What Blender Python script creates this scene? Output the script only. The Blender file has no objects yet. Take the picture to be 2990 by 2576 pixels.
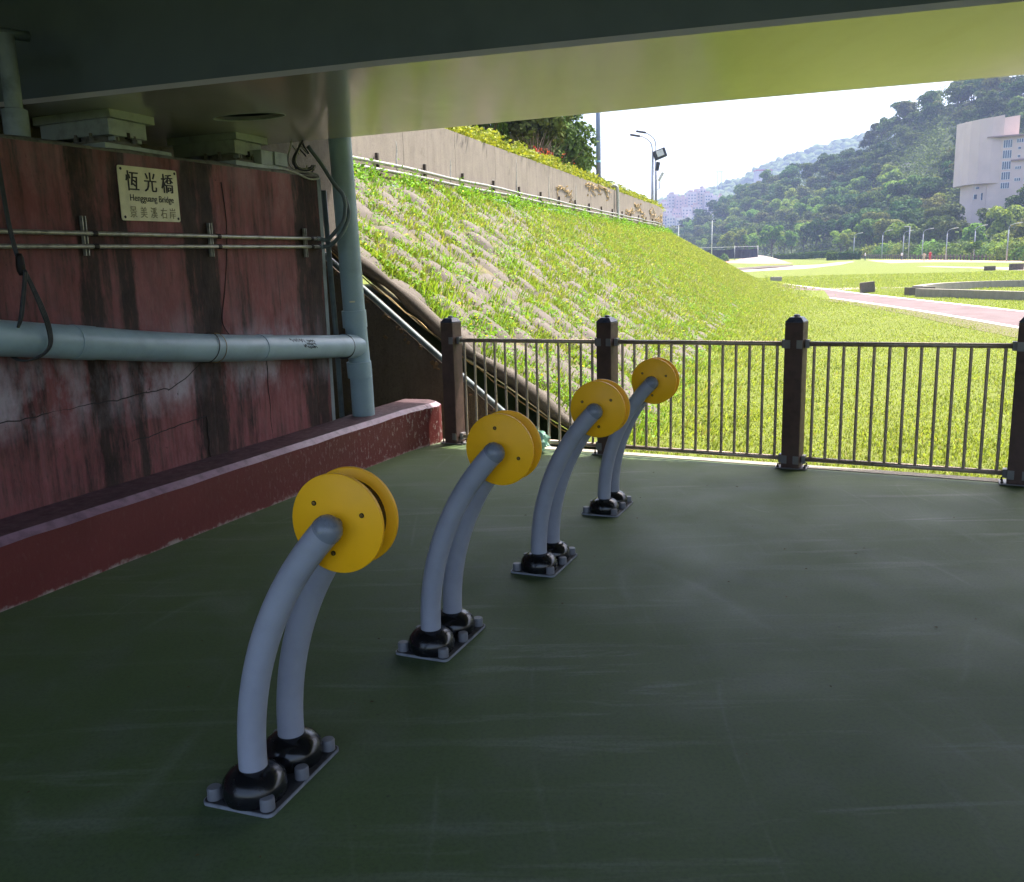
import bpy, bmesh, math, random
import numpy as np
from mathutils import Vector, Matrix

# ------------------------------------------------------------------ camera, sky, sun, exposure
SC = bpy.context.scene
COL = SC.collection
PITCH, ROLL, CAMH, FPX = 0.1853, -0.0266, 1.5411, 2535.4
cd = bpy.data.cameras.new('camera'); cam = bpy.data.objects.new('camera', cd); COL.objects.link(cam)
cd.sensor_fit = 'HORIZONTAL'; cd.sensor_width = 36.0; cd.lens = 36.0 * FPX / 2990.0
cd.clip_start = 0.05; cd.clip_end = 6000
c_, s_ = math.cos(PITCH), math.sin(PITCH)
FW = Vector((0, c_, -s_)); UP = Vector((0, s_, c_)); RT = Vector((1, 0, 0))
R2 = RT * math.cos(ROLL) + UP * math.sin(ROLL); U2 = -RT * math.sin(ROLL) + UP * math.cos(ROLL)
M = Matrix((R2, U2, -FW)).transposed().to_4x4(); M.translation = (0, 0, CAMH)
cam.matrix_world = M
SC.camera = cam

SUN_AZ, SUN_EL = math.radians(52), math.radians(62)      # azimuth from +y towards +x
wd = bpy.data.worlds.new('World'); SC.world = wd; wd.use_nodes = True
nt = wd.node_tree; nt.nodes.clear()
sky = nt.nodes.new('ShaderNodeTexSky'); sky.sky_type = 'NISHITA'; sky.sun_disc = False
sky.sun_elevation = SUN_EL; sky.sun_rotation = SUN_AZ
sky.air_density = 0.8; sky.dust_density = 5.0; sky.ozone_density = 1.0
bg = nt.nodes.new('ShaderNodeBackground'); bg.inputs['Strength'].default_value = 0.15
wo = nt.nodes.new('ShaderNodeOutputWorld')
nt.links.new(sky.outputs[0], bg.inputs[0]); nt.links.new(bg.outputs[0], wo.inputs[0])
sl = bpy.data.lights.new('sun', 'SUN'); sl.energy = 3.15; sl.angle = math.radians(0.5); sl.color = (1.0, 0.95, 0.86)
sun = bpy.data.objects.new('sun', sl); COL.objects.link(sun)
sdir = Vector((math.sin(SUN_AZ) * math.cos(SUN_EL), math.cos(SUN_AZ) * math.cos(SUN_EL), math.sin(SUN_EL)))
sun.rotation_euler = sdir.to_track_quat('Z', 'Y').to_euler()
vs = SC.view_settings; vs.view_transform = 'Standard'; vs.look = 'None'; vs.exposure = 2.15; vs.gamma = 1.0
vs.use_curve_mapping = False
SC.cycles.max_bounces = 8; SC.cycles.diffuse_bounces = 5; SC.cycles.glossy_bounces = 4
SC.cycles.transmission_bounces = 4; SC.cycles.volume_bounces = 1; SC.cycles.use_denoising = True
SC.cycles.sample_clamp_indirect = 6.0

random.seed(7); RNG = np.random.default_rng(7)

# ------------------------------------------------------------------ materials
def lin(c):
    return tuple(((v / 255) / 12.92 if v / 255 <= .04045 else ((v / 255 + .055) / 1.055) ** 2.4) for v in c)

class NT:
    def __init__(s, name):
        s.m = bpy.data.materials.new(name); s.m.use_nodes = True
        s.t = s.m.node_tree; s.b = s.t.nodes['Principled BSDF']; s.out = s.t.nodes['Material Output']
        s.b.inputs['Specular IOR Level'].default_value = 0.35
    def n(s, typ, **kw):
        x = s.t.nodes.new(typ)
        for k, v in kw.items(): setattr(x, k, v)
        return x
    def l(s, a, b): s.t.links.new(a, b)
    def coord(s, scale=(1, 1, 1), src='Object', loc=(0, 0, 0), rot=(0, 0, 0)):
        tc = s.n('ShaderNodeTexCoord'); mp = s.n('ShaderNodeMapping')
        mp.inputs['Scale'].default_value = scale; mp.inputs['Location'].default_value = loc; mp.inputs['Rotation'].default_value = rot
        if src == 'World':
            g = s.n('ShaderNodeNewGeometry'); s.l(g.outputs['Position'], mp.inputs['Vector'])
        else: s.l(tc.outputs[src], mp.inputs['Vector'])
        return mp.outputs['Vector']
    def noise(s, vec, scale=5, detail=4, rough=.55, dist=0):
        x = s.n('ShaderNodeTexNoise'); x.inputs['Scale'].default_value = scale; x.inputs['Detail'].default_value = detail
        x.inputs['Roughness'].default_value = rough; x.inputs['Distortion'].default_value = dist
        if vec is not None: s.l(vec, x.inputs['Vector'])
        return x.outputs['Fac']
    def ramp(s, fac, stops, interp='LINEAR'):
        x = s.n('ShaderNodeValToRGB'); r = x.color_ramp; r.interpolation = interp
        while len(r.elements) < len(stops): r.elements.new(0.5)
        for e, (p, c) in zip(r.elements, stops):
            e.position = p; e.color = (*(c if hasattr(c, '__len__') else (c, c, c)), 1)
        s.l(fac, x.inputs['Fac']); return x.outputs['Color']
    def mix(s, fac, a, b, mode='MIX'):
        x = s.n('ShaderNodeMix', data_type='RGBA', blend_type=mode)
        for sock, v in ((x.inputs['Factor'], fac), (x.inputs['A'], a), (x.inputs['B'], b)):
            if hasattr(v, 'links') or hasattr(v, 'node'): s.l(v, sock)
            elif hasattr(v, '__len__'): sock.default_value = (*v, 1)
            else: sock.default_value = v
        return x.outputs['Result']
    def math(s, op, a, b=0.0):
        x = s.n('ShaderNodeMath', operation=op)
        for i, v in enumerate((a, b)):
            if hasattr(v, 'node'): s.l(v, x.inputs[i])
            else: x.inputs[i].default_value = v
        return x.outputs[0]
    def col(s, v):
        if hasattr(v, 'node'): s.l(v, s.b.inputs['Base Color'])
        else: s.b.inputs['Base Color'].default_value = (*v, 1)
    def rough(s, v):
        if hasattr(v, 'node'): s.l(v, s.b.inputs['Roughness'])
        else: s.b.inputs['Roughness'].default_value = v
    def bump(s, h, strength=.3, dist=.01):
        x = s.n('ShaderNodeBump'); x.inputs['Strength'].default_value = strength; x.inputs['Distance'].default_value = dist
        s.l(h, x.inputs['Height']); s.l(x.outputs[0], s.b.inputs['Normal'])

MATS = {}
def simple(name, c, rough=.6, metal=0, var=.18, vscale=6, bump=.0, bscale=40, c2=None, spec=None, src='Object'):
    k = NT(name)
    v = k.coord(src=src)
    f = k.noise(v, vscale, 5, .6)
    dark = c2 if c2 else tuple(x * (1 - var * 2) for x in c)
    lite = tuple(min(1, x * (1 + var)) for x in c)
    k.col(k.ramp(f, [(.28, dark), (.5, c), (.75, lite)]))
    rr = k.ramp(k.noise(v, vscale * 2.3, 4), [(.3, max(0, rough - .1)), (.7, min(1, rough + .1))])
    k.rough(rr); k.b.inputs['Metallic'].default_value = metal
    if spec is not None: k.b.inputs['Specular IOR Level'].default_value = spec
    if bump: k.bump(k.noise(v, bscale, 6, .65), bump, .006)
    MATS[name] = k.m; return k.m

def foliage(name, c, c2, trans=.35, rough=.55, objvar=True):
    k = NT(name)
    g = k.n('ShaderNodeNewGeometry')
    col = k.ramp(g.outputs['Random Per Island'], [(0, c2), (.55, c), (1, tuple(min(1, v * 1.35) for v in c))])
    if objvar:
        oi = k.n('ShaderNodeObjectInfo')
        hs = k.n('ShaderNodeHueSaturation')
        k.l(k.math('MULTIPLY_ADD', oi.outputs['Random'], .07), hs.inputs['Hue'])
        hs.inputs['Hue'].links[0].from_node.inputs[2].default_value = .465
        vv = k.math('MULTIPLY_ADD', k.math('FRACT', k.math('MULTIPLY', oi.outputs['Random'], 7.31)), .7)
        vv.node.inputs[2].default_value = .65
        k.l(vv, hs.inputs['Value']); k.l(col, hs.inputs['Color']); col = hs.outputs[0]
    k.col(col); k.rough(rough); k.b.inputs['Specular IOR Level'].default_value = .12
    tr = k.n('ShaderNodeBsdfTranslucent'); k.l(k.mix(1.0, col, (1.15, 1.1, .55), 'MULTIPLY'), tr.inputs['Color'])
    ms = k.n('ShaderNodeMixShader'); ms.inputs[0].default_value = trans
    k.l(k.b.outputs[0], ms.inputs[1]); k.l(tr.outputs[0], ms.inputs[2]); k.l(ms.outputs[0], k.out.inputs['Surface'])
    MATS[name] = k.m; return k.m

def M_deck():
    k = NT('deck_paint'); v = k.coord(src='World')
    big = k.noise(v, .55, 5, .6); med = k.noise(v, 3.0, 6, .65)
    base = k.mix(big, (.062, .102, .030), (.094, .138, .060))
    base = k.mix(k.ramp(med, [(.45, 0), (.75, .55)]), base, (.105, .130, .095))
    st = k.noise(k.coord((.35, 3.2, 1), 'World', rot=(0, 0, math.radians(22))), 2.2, 7, .7, .6)
    msk = k.ramp(k.noise(v, .45, 3), [(.38, 0), (.60, 1)])
    base = k.mix(k.math('MULTIPLY', k.ramp(st, [(.54, 0), (.66, .55)]), msk), base, (.21, .235, .19))
    st2 = k.noise(k.coord((3.0, .3, 1), 'World', rot=(0, 0, math.radians(-31))), 2.6, 7, .7, .4)
    base = k.mix(k.math('MULTIPLY', k.ramp(st2, [(.60, 0), (.74, .4)]), msk), base, (.18, .20, .18))
    for sc_, rz_, sd_s in ((.7, .3, 0.0), (1.1, -.8, 5.0)):
        ln = k.noise(k.coord((1, .22, 1), 'World', loc=(sd_s, sd_s, 0), rot=(0, 0, rz_)), sc_, 1, .4, .5)
        ml = k.ramp(k.noise(k.coord((1, 1, 1), 'World', loc=(sd_s * 2, 1, 0)), 1.1, 4), [(.5, 0), (.62, 1)])
        base = k.mix(k.math('MULTIPLY', k.ramp(ln, [(.494, 0), (.5, .16), (.506, 0)]), ml), base, (.26, .28, .25))
    grit = k.noise(v, 75, 4, .7)
    base = k.mix(k.ramp(grit, [(.35, .35), (.55, 0)]), base, (.035, .045, .03))
    dots = k.noise(v, 28, 3, .5)
    base = k.mix(k.ramp(dots, [(.70, 0), (.78, .5)]), base, (.03, .035, .03))
    k.col(base)
    k.rough(k.ramp(k.noise(v, 1.6, 5), [(.3, .54), (.7, .68)])); k.b.inputs['Specular IOR Level'].default_value = .20
    k.bump(k.noise(v, 120, 4, .6), .12, .003); return k.m

def M_abut():
    k = NT('abutment_paint'); v = k.coord()
    sep = k.n('ShaderNodeSeparateXYZ'); k.l(v, sep.inputs[0]); S, Z = sep.outputs['X'], sep.outputs['Z']
    wob = k.noise(k.coord((2.2, 2.2, .55)), 2.0, 6, .65)
    sd = k.math('ADD', S, k.math('MULTIPLY', k.math('SUBTRACT', wob, .5), .34))
    pos = [(-.2, .55), (.30, .30), (.95, .30), (1.00, .85), (1.12, .80), (1.18, .45), (1.27, .40), (1.31, .85), (1.38, .8), (1.43, .12), (1.84, .12),
           (1.90, 1), (2.12, 1), (2.18, .22), (2.40, .38), (2.50, .08), (3.06, .05), (3.14, .95), (3.40, .9), (3.46, .5)]
    st = k.ramp(k.math('DIVIDE', k.math('ADD', sd, .4), 4.2), [((p + .4) / 4.2, d) for p, d in pos])
    streak = k.noise(k.coord((14, 14, .9)), 1.0, 5, .65)
    fine = k.noise(k.coord((30, 30, 9)), 1.0, 7, .75)
    blot = k.noise(k.coord((5, 5, 3)), 1.6, 7, .7)
    red = k.mix(blot, lin((92, 46, 47)), lin((150, 92, 92)))
    red = k.mix(k.ramp(fine, [(.45, 0), (.8, .35)]), red, lin((168, 130, 128)))
    rag = k.math('ADD', k.math('MULTIPLY', k.math('SUBTRACT', streak, .5), 2.2), k.math('MULTIPLY', k.math('SUBTRACT', fine, .5), 1.6))
    dk = k.ramp(k.math('ADD', st, rag), [(.12, 0), (.45, .42), (.75, .8), (1.0, 1)])
    dk = k.math('ADD', dk, k.ramp(k.noise(k.coord((5.5, 5.5, .7), loc=(3, 0, 0)), 1, 6, .7), [(.50, 0), (.72, .7)]))
    c = k.mix(k.math('MINIMUM', dk, .97), red, k.mix(k.ramp(blot, [(.3, 0), (.7, 1)]), lin((16, 12, 10)), lin((62, 48, 42))))
    # pale lime bloom, low on the wall
    bl = k.ramp(Z, [(.0, 0), (.02, 0)])
    zz = k.math('ADD', Z, k.math('MULTIPLY', k.math('SUBTRACT', blot, .5), .25))
    band = k.ramp(k.math('DIVIDE', zz, 2.5), [(.28, .0), (.35, .75), (.44, .75), (.50, .25), (.56, .05), (.80, .0), (.9, .12)])
    pat = k.ramp(k.noise(k.coord((2.3, 2.3, 1.2), loc=(1.7, 0, 4)), 1.3, 6, .65), [(.42, 0), (.6, 1)])
    lime = k.math('MULTIPLY', k.math('MULTIPLY', band, pat), k.math('SUBTRACT', 1.0, k.math('MULTIPLY', st, .8)))
    c = k.mix(lime, c, lin((190, 186, 196)))
    # black mould crumbs
    cr = k.ramp(k.noise(k.coord((11, 11, 7)), 2.5, 8, .8), [(.60, 0), (.66, .9)])
    c = k.mix(k.math('MULTIPLY', cr, k.ramp(blot, [(.45, 0), (.6, 1)])), c, lin((30, 22, 22)))
    k.col(c); k.rough(.8)
    brd = k.n('ShaderNodeTexWave', wave_type='BANDS', bands_direction='X'); brd.inputs['Scale'].default_value = 1.55
    brd.inputs['Distortion'].default_value = .3; k.l(v, brd.inputs['Vector'])
    low_ = k.ramp(k.math('DIVIDE', Z, 2.5), [(.36, 1), (.42, 0)])
    hh = k.math('ADD', k.math('MULTIPLY', k.math('MULTIPLY', k.ramp(brd.outputs['Fac'], [(0, 0), (.06, 1)]), .35), low_), k.math('ADD', blot, fine))
    k.bump(hh, .5, .012); return k.m

def M_concrete(name, c1, c2, c3, zs=1.0, stripes=0, bump=.5):
    k = NT(name); v = k.coord()
    a = k.noise(v, 1.1 * zs, 7, .65); b = k.noise(k.coord((6, 6, .9)), 1.0, 8, .8); f = k.noise(v, 22 * zs, 6, .8)
    c = k.mix(a, c1, c2); c = k.mix(k.ramp(b, [(.45, 0), (.75, .5)]), c, c3)
    c = k.mix(k.ramp(f, [(.5, 0), (.68, .55)]), c, tuple(x * .45 for x in c1)); c = k.mix(k.ramp(k.noise(v, 5.5, 7, .75), [(.55, 0), (.72, .45)]), c, c3)
    if stripes:
        w = k.n('ShaderNodeTexWave', wave_type='BANDS', bands_direction='X'); w.inputs['Scale'].default_value = stripes
        w.inputs['Distortion'].default_value = .8; k.l(v, w.inputs['Vector'])
        c = k.mix(k.ramp(w.outputs['Fac'], [(0, .45), (.15, 0)]), c, tuple(x * .5 for x in c1))
    k.col(c); k.rough(.85); k.bump(k.math('ADD', f, b), bump, .012); MATS[name] = k.m; return k.m

def M_grass(name, c1, c2, c3, scale=1.0):
    k = NT(name); v = k.coord(src='World')
    a = k.noise(v, .35 * scale, 5, .6); b = k.noise(v, 6 * scale, 6, .7); f = k.noise(v, 40 * scale, 4, .7)
    c = k.mix(k.ramp(b, [(.3, 0), (.7, 1)]), c1, c2); c = k.mix(k.ramp(a, [(.5, 0), (.75, .7)]), c, c3)
    c = k.mix(k.ramp(f, [(.35, .5), (.6, 0)]), c, tuple(x * .45 for x in c1))
    k.col(c); k.rough(.9); k.b.inputs['Specular IOR Level'].default_value = .1
    k.bump(k.math('ADD', b, f), .6, .05); MATS[name] = k.m; return k.m

def M_curb():
    k = NT('curb_red'); v = k.coord()
    a = k.noise(v, 2.5, 6, .6)
    c = k.mix(a, lin((82, 30, 28)), lin((112, 50, 46)))
    ch = k.noise(k.coord((1, 1, .45)), 34, 5, .75)
    far = k.n('ShaderNodeSeparateXYZ'); k.l(v, far.inputs[0])
    wear = k.ramp(k.math('DIVIDE', far.outputs['X'], 5), [(.30, .05), (.55, .35), (.75, 1)])
    m = k.math('MULTIPLY', k.ramp(ch, [(.56, 0), (.61, 1)]), wear)
    zlow = k.math('MULTIPLY', k.ramp(k.math('ADD', far.outputs['Z'], k.math('MULTIPLY', k.noise(v, 9, 6, .7), .14)), [(.062, 1), (.085, 0)]), 1.0)
    m = k.math('MAXIMUM', m, zlow)
    c = k.mix(m, c, lin((150, 138, 130)))
    k.col(c); k.rough(k.ramp(a, [(.3, .42), (.7, .6)])); k.bump(k.math('ADD', k.noise(v, 26, 5), m), .35, .006); return k.m

MATS['deck'] = M_deck(); MATS['abut'] = M_abut(); MATS['curb'] = M_curb()
simple('curb_top', lin((86, 66, 70)), .5, var=.25, vscale=9, bump=.3)
simple('curb_edge', lin((136, 108, 122)), .42, var=.22, vscale=14, bump=.3)
M_concrete('flood_concrete', lin((112, 103, 93)), lin((142, 132, 120)), lin((72, 63, 57)), 1.3)
M_concrete('wing_concrete', lin((84, 74, 64)), lin((110, 98, 86)), lin((48, 42, 38)), 2.0, bump=1.0)  # shade on the wing wall's face is put into darker concrete tones
M_concrete('grey_concrete', lin((140, 134, 122)), lin((160, 152, 140)), lin((92, 84, 76)), 1.5)
M_concrete('dark_concrete', lin((92, 84, 76)), lin((112, 104, 96)), lin((60, 54, 50)), 1.0)
M_concrete('pillow_concrete', lin((78, 71, 64)), lin((104, 96, 87)), lin((56, 50, 45)), 3.0)
simple('side_grey', lin((128, 138, 140)), .7, var=.25, vscale=5, bump=.3)
def M_paint_steel():
    k = NT('bridge_paint'); v = k.coord(src='World')
    a = k.noise(v, .8, 5, .6); b = k.noise(k.coord((2.2, .3, 1), 'World', rot=(0, 0, math.radians(19))), 2.2, 4, .6)
    c = k.mix(a, lin((164, 160, 160)), lin((184, 178, 178))); c = k.mix(k.ramp(b, [(.5, 0), (.8, .2)]), c, lin((150, 132, 116)))
    k.col(c); k.rough(k.ramp(a, [(.3, .11), (.7, .17)])); k.b.inputs['Specular IOR Level'].default_value = .6
    k.bump(k.noise(v, 1.1, 3), .02, .02); return k.m
MATS['steel'] = M_paint_steel()
simple('web_paint_shaded', lin((88, 98, 102)), .6, var=.08, vscale=2)  # soffit paint again, made darker because the web receives less light
simple('bearing_paint', lin((150, 158, 152)), .55, var=.15, vscale=12, bump=.15)
simple('bearing_dirty', lin((104, 102, 94)), .8, var=.3, vscale=18, bump=.5)
simple('pvc_blue', lin((146, 168, 178)), .38, var=.10, vscale=4, bump=.04, spec=.45)
simple('pvc_dark', lin((96, 108, 112)), .5, var=.2, vscale=6)
simple('galv', lin((150, 148, 140)), .42, .55, var=.25, vscale=16)
simple('rusty', lin((70, 62, 54)), .6, .4, var=.3, vscale=20)
simple('cable', lin((52, 54, 56)), .55, var=.2, vscale=20)
simple('cable_white', lin((170, 168, 160)), .55, var=.2, vscale=20)
simple('sign_cream', lin((214, 206, 172)), .5, var=.10, vscale=9)
simple('ink', lin((24, 20, 18)), .6, var=.1)
simple('ink_faded', lin((128, 120, 92)), .65, var=.2, vscale=30)
simple('tube_grey', lin((154, 158, 172)), .42, var=.07, vscale=5, bump=.06, bscale=160, spec=.4)
simple('tube_cap', lin((120, 126, 138)), .28, var=.06, vscale=8, spec=.5)
simple('boot_black', lin((20, 21, 24)), .22, var=.15, vscale=10, spec=.5)
simple('disk_yellow', lin((255, 186, 20)), .48, var=.05, vscale=3, spec=.35)
simple('hub_dark', lin((60, 48, 32)), .3, .3, var=.2)
simple('plate_grey', lin((128, 132, 140)), .5, var=.2, vscale=20, bump=.2)
simple('plate_top', lin((58, 58, 60)), .55, var=.35, vscale=24, bump=.3)
simple('bolt_cap', lin((112, 114, 120)), .4, var=.1)
simple('screw', lin((150, 120, 80)), .3, .8, var=.2)
simple('hole_shade', lin((20, 16, 10)), .8)  # near-black colour stands in for the shade inside the screw recesses
simple('post_brown', lin((84, 64, 57)), .55, var=.18, vscale=12, bump=.25)
simple('post_cap', lin((66, 72, 92)), .3, var=.1)
simple('rail_bronze', lin((168, 152, 138)), .34, .45, var=.15, vscale=10)
simple('bracket', lin((126, 124, 124)), .45, .3, var=.12)
simple('bag', lin((176, 216, 196)), .35, var=.08, vscale=9)
simple('soil', lin((104, 84, 62)), .95, var=.3, vscale=8, bump=.7)
simple('slope_earth', lin((88, 80, 54)), .95, var=.35, vscale=3, bump=.8, c2=lin((58, 66, 32)))
M_grass('lawn', (.120, .150, .026), (.145, .172, .032), (.155, .168, .044))
M_grass('lawn_dry', (.125, .125, .06), (.16, .14, .075), (.13, .15, .05))
foliage('blade', (.19, .29, .035), (.11, .19, .02), .42, objvar=False)
foliage('blade_dry', (.29, .28, .10), (.22, .21, .07), .35, objvar=False)
foliage('weed', (.15, .30, .03), (.09, .20, .02), .40, objvar=False)
foliage('lawn_blade', (.215, .270, .055), (.170, .222, .042), .45, objvar=False)
foliage('hedge_leaf', (.24, .26, .03), (.11, .17, .02), .40, objvar=False)
foliage('leaf_dark', (.050, .092, .020), (.022, .046, .012), .22, .8)
foliage('leaf_mid', (.075, .128, .026), (.034, .064, .015), .25, .8)
foliage('leaf_olive', (.108, .134, .034), (.050, .070, .020), .25, .8)
foliage('leaf_bright', (.170, .245, .045), (.075, .135, .026), .35, .8)
foliage('leaf_yellow', (.22, .21, .04), (.12, .13, .025), .35)
foliage('leaf_red', (.32, .03, .04), (.16, .015, .02), .3)
foliage('flower', (.75, .60, .03), (.6, .45, .02), .2, objvar=False)
simple('bark', lin((84, 72, 60)), .9, var=.3, vscale=6, bump=.6)
simple('bare_twig', lin((110, 92, 82)), .9, var=.3)
simple('asphalt_pink', lin((94, 78, 78)), .9, var=.10, vscale=.6, src='World', bump=.2)
simple('line_white', lin((215, 212, 206)), .7, var=.08, vscale=3, src='World')
simple('pale_path', lin((138, 126, 118)), .9, var=.08, vscale=.3, src='World')
simple('pink_track', lin((160, 100, 92)), .9, var=.12, vscale=.3, src='World')
simple('tan_sand', lin((168, 142, 116)), .95, var=.15, vscale=.4, src='World')
simple('orange_court', lin((222, 170, 90)), .9, var=.15, vscale=.6, src='World')
simple('lamp_grey', lin((150, 154, 160)), .5, .2, var=.1)
simple('lamp_blue', lin((132, 142, 164)), .45, .2, var=.1)
simple('lamp_dark', lin((58, 60, 64)), .5, .2, var=.1)  # dark tone carries the backlit look of the lamp heads
simple('lamp_glass', lin((190, 190, 180)), .2, .0, var=.1)
simple('bollard_brown', lin((96, 84, 76)), .8, var=.2)
simple('screen_black', lin((44, 42, 48)), .9, var=.25, vscale=.4)
simple('blue_panel', lin((120, 176, 206)), .6, var=.12, vscale=.5)
simple('tower_wall', lin((206, 184, 174)), .8, var=.06, vscale=.15)
simple('tower_band', lin((150, 128, 122)), .8, var=.08, vscale=.2)
simple('window_glass', lin((70, 84, 104)), .15, .0, var=.25, vscale=.6, spec=.6)
simple('window_frame', lin((220, 220, 222)), .5, var=.05)
simple('red_roof', lin((170, 84, 74)), .8, var=.12, vscale=.2)
simple('city_pale', lin((186, 170, 172)), .85, var=.08, vscale=.05)
simple('city_pink', lin((172, 146, 148)), .85, var=.08, vscale=.05)
simple('city_roof', lin((160, 132, 132)), .85, var=.1, vscale=.05)
simple('hill_soil', (.040, .062, .020), .95, var=.3, vscale=.05, src='World')
simple('skin', lin((190, 140, 112)), .6, var=.05)
simple('shirt_red', lin((170, 44, 60)), .8, var=.1); simple('shirt_white', lin((220, 220, 220)), .8, var=.05)
simple('shirt_tan', lin((210, 180, 160)), .8, var=.05); simple('shirt_dark', lin((70, 76, 88)), .8, var=.05)
simple('vine_dry', lin((168, 142, 96)), .9, var=.25, vscale=10)
simple('leaf_litter', lin((96, 84, 56)), .9, var=.3)

def ordinal(i):
    a = ('first', 'second', 'third', 'fourth', 'fifth', 'sixth', 'seventh', 'eighth', 'ninth', 'tenth', 'eleventh', 'twelfth', 'thirteenth', 'fourteenth', 'fifteenth', 'sixteenth', 'seventeenth', 'eighteenth', 'nineteenth', 'twentieth')
    return a[i] if i < 20 else 'twenty-' + a[i - 20]
# ------------------------------------------------------------------ mesh building
def tag(o, label=None, cat=None, group=None, kind=None):
    if label: o['label'] = label
    if cat: o['category'] = cat
    if group: o['group'] = group
    if kind: o['kind'] = kind
    return o

FRAME = {}
def empty(name, loc=(0, 0, 0), rz=0.0, **kw):
    o = bpy.data.objects.new(name, None); COL.objects.link(o)
    o.location = loc; o.rotation_euler = (0, 0, rz); o.empty_display_size = .2
    FRAME[o.name] = Matrix.Translation(loc) @ Matrix.Rotation(rz, 4, 'Z')
    return tag(o, **kw)

def raw(name, V, F, mat, parent=None, smooth=False, world=False, **kw):
    me = bpy.data.meshes.new(name)
    V = np.asarray(V, dtype=np.float64)
    if world and parent is not None:
        inv = np.array(FRAME[parent.name].inverted()); V = V @ inv[:3, :3].T + inv[:3, 3]
    if isinstance(F, np.ndarray):
        n, k = F.shape
        me.vertices.add(len(V)); me.vertices.foreach_set('co', V.astype(np.float32).ravel())
        me.loops.add(n * k); me.loops.foreach_set('vertex_index', F.astype(np.int32).ravel())
        me.polygons.add(n); me.polygons.foreach_set('loop_start', np.arange(0, n * k, k, dtype=np.int32))
        me.polygons.foreach_set('loop_total', np.full(n, k, dtype=np.int32)); me.update(calc_edges=True)
    else:
        me.from_pydata([tuple(v) for v in V], [], F); me.update()
    me.materials.append(MATS[mat])
    if smooth: me.polygons.foreach_set('use_smooth', [True] * len(me.polygons))
    o = bpy.data.objects.new(name, me); COL.objects.link(o)
    if parent is not None:
        o.parent = parent; FRAME[o.name] = FRAME[parent.name]
    else: FRAME[o.name] = Matrix.Identity(4)
    return tag(o, **kw)

class MB:
    def __init__(s): s.V = []; s.F = []
    def add(s, V, F):
        b = len(s.V); s.V += [tuple(v) for v in V]; s.F += [tuple(i + b for i in f) for f in F]; return s
    def box(s, c, size, M=None, bev=0.0):
        hx, hy, hz = (x / 2 for x in size)
        if bev <= 0:
            V = [Vector((x, y, z)) for x in (-hx, hx) for y in (-hy, hy) for z in (-hz, hz)]
            F = [(0, 1, 3, 2), (4, 6, 7, 5), (0, 4, 5, 1), (2, 3, 7, 6), (0, 2, 6, 4), (1, 5, 7, 3)]
        else:
            bm = bmesh.new(); bmesh.ops.create_cube(bm, size=1)
            bmesh.ops.scale(bm, vec=size, verts=bm.verts)
            bmesh.ops.bevel(bm, geom=bm.edges[:], offset=bev, segments=2, affect='EDGES', profile=.5)
            V = [v.co.copy() for v in bm.verts]; bm.verts.index_update(); F = [tuple(v.index for v in f.verts) for f in bm.faces]; bm.free()
        if M is not None: V = [M @ v for v in V]
        return s.add([v + Vector(c) for v in V], F)
    def bx(s, a, b):
        return s.box([(p + q) / 2 for p, q in zip(a, b)], [abs(q - p) for p, q in zip(a, b)])
    def tube(s, path, r, seg=10, cap=True):
        P = [Vector(p) for p in path]; n = len(P); rs = r if hasattr(r, '__len__') else [r] * n
        T = [((P[min(i + 1, n - 1)] - P[max(i - 1, 0)]).normalized()) for i in range(n)]
        up = Vector((0, 0, 1)) if abs(T[0].z) < .9 else Vector((1, 0, 0))
        u = T[0].cross(up).normalized(); V = []; F = []
        for i in range(n):
            u = (u - T[i] * u.dot(T[i])).normalized(); w = T[i].cross(u)
            for k in range(seg):
                a = 2 * math.pi * k / seg; V.append(P[i] + (u * math.cos(a) + w * math.sin(a)) * rs[i])
        for i in range(n - 1):
            for k in range(seg):
                k2 = (k + 1) % seg; F.append((i * seg + k, i * seg + k2, (i + 1) * seg + k2, (i + 1) * seg + k))
        if cap: F.append(tuple(range(seg - 1, -1, -1))); F.append(tuple((n - 1) * seg + k for k in range(seg)))
        return s.add(V, F)
    def lathe(s, prof, c=(0, 0, 0), M=None, seg=24):
        V = []; F = []; n = len(prof)
        for r, z in prof:
            for k in range(seg):
                a = 2 * math.pi * k / seg; V.append(Vector((r * math.cos(a), r * math.sin(a), z)))
        for i in range(n - 1):
            for k in range(seg):
                k2 = (k + 1) % seg; F.append((i * seg + k, i * seg + k2, (i + 1) * seg + k2, (i + 1) * seg + k))
        F.append(tuple(range(seg - 1, -1, -1))); F.append(tuple((n - 1) * seg + k for k in range(seg)))
        if M is not None: V = [M @ v for v in V]
        return s.add([v + Vector(c) for v in V], F)
    def prism(s, poly, z0, z1):
        n = len(poly); z0s = z0 if hasattr(z0, '__len__') else [z0] * n; z1s = z1 if hasattr(z1, '__len__') else [z1] * n
        V = [(p[0], p[1], a) for p, a in zip(poly, z0s)] + [(p[0], p[1], a) for p, a in zip(poly, z1s)]
        F = [tuple(range(n - 1, -1, -1)), tuple(range(n, 2 * n))] + [(i, (i + 1) % n, n + (i + 1) % n, n + i) for i in range(n)]
        return s.add(V, F)
    def build(s, name, mat, parent=None, smooth=False, world=False, auto=False, **kw):
        o = raw(name, s.V, s.F, mat, parent, smooth, world, **kw)
        if auto:
            me = o.data; me.polygons.foreach_set('use_smooth', [True] * len(me.polygons))
            bm = bmesh.new(); bm.from_mesh(me)
            for e in bm.edges:
                if len(e.link_faces) == 2 and e.calc_face_angle(0) > math.radians(38): e.smooth = False
            bm.to_mesh(me); bm.free()
        return o

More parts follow.
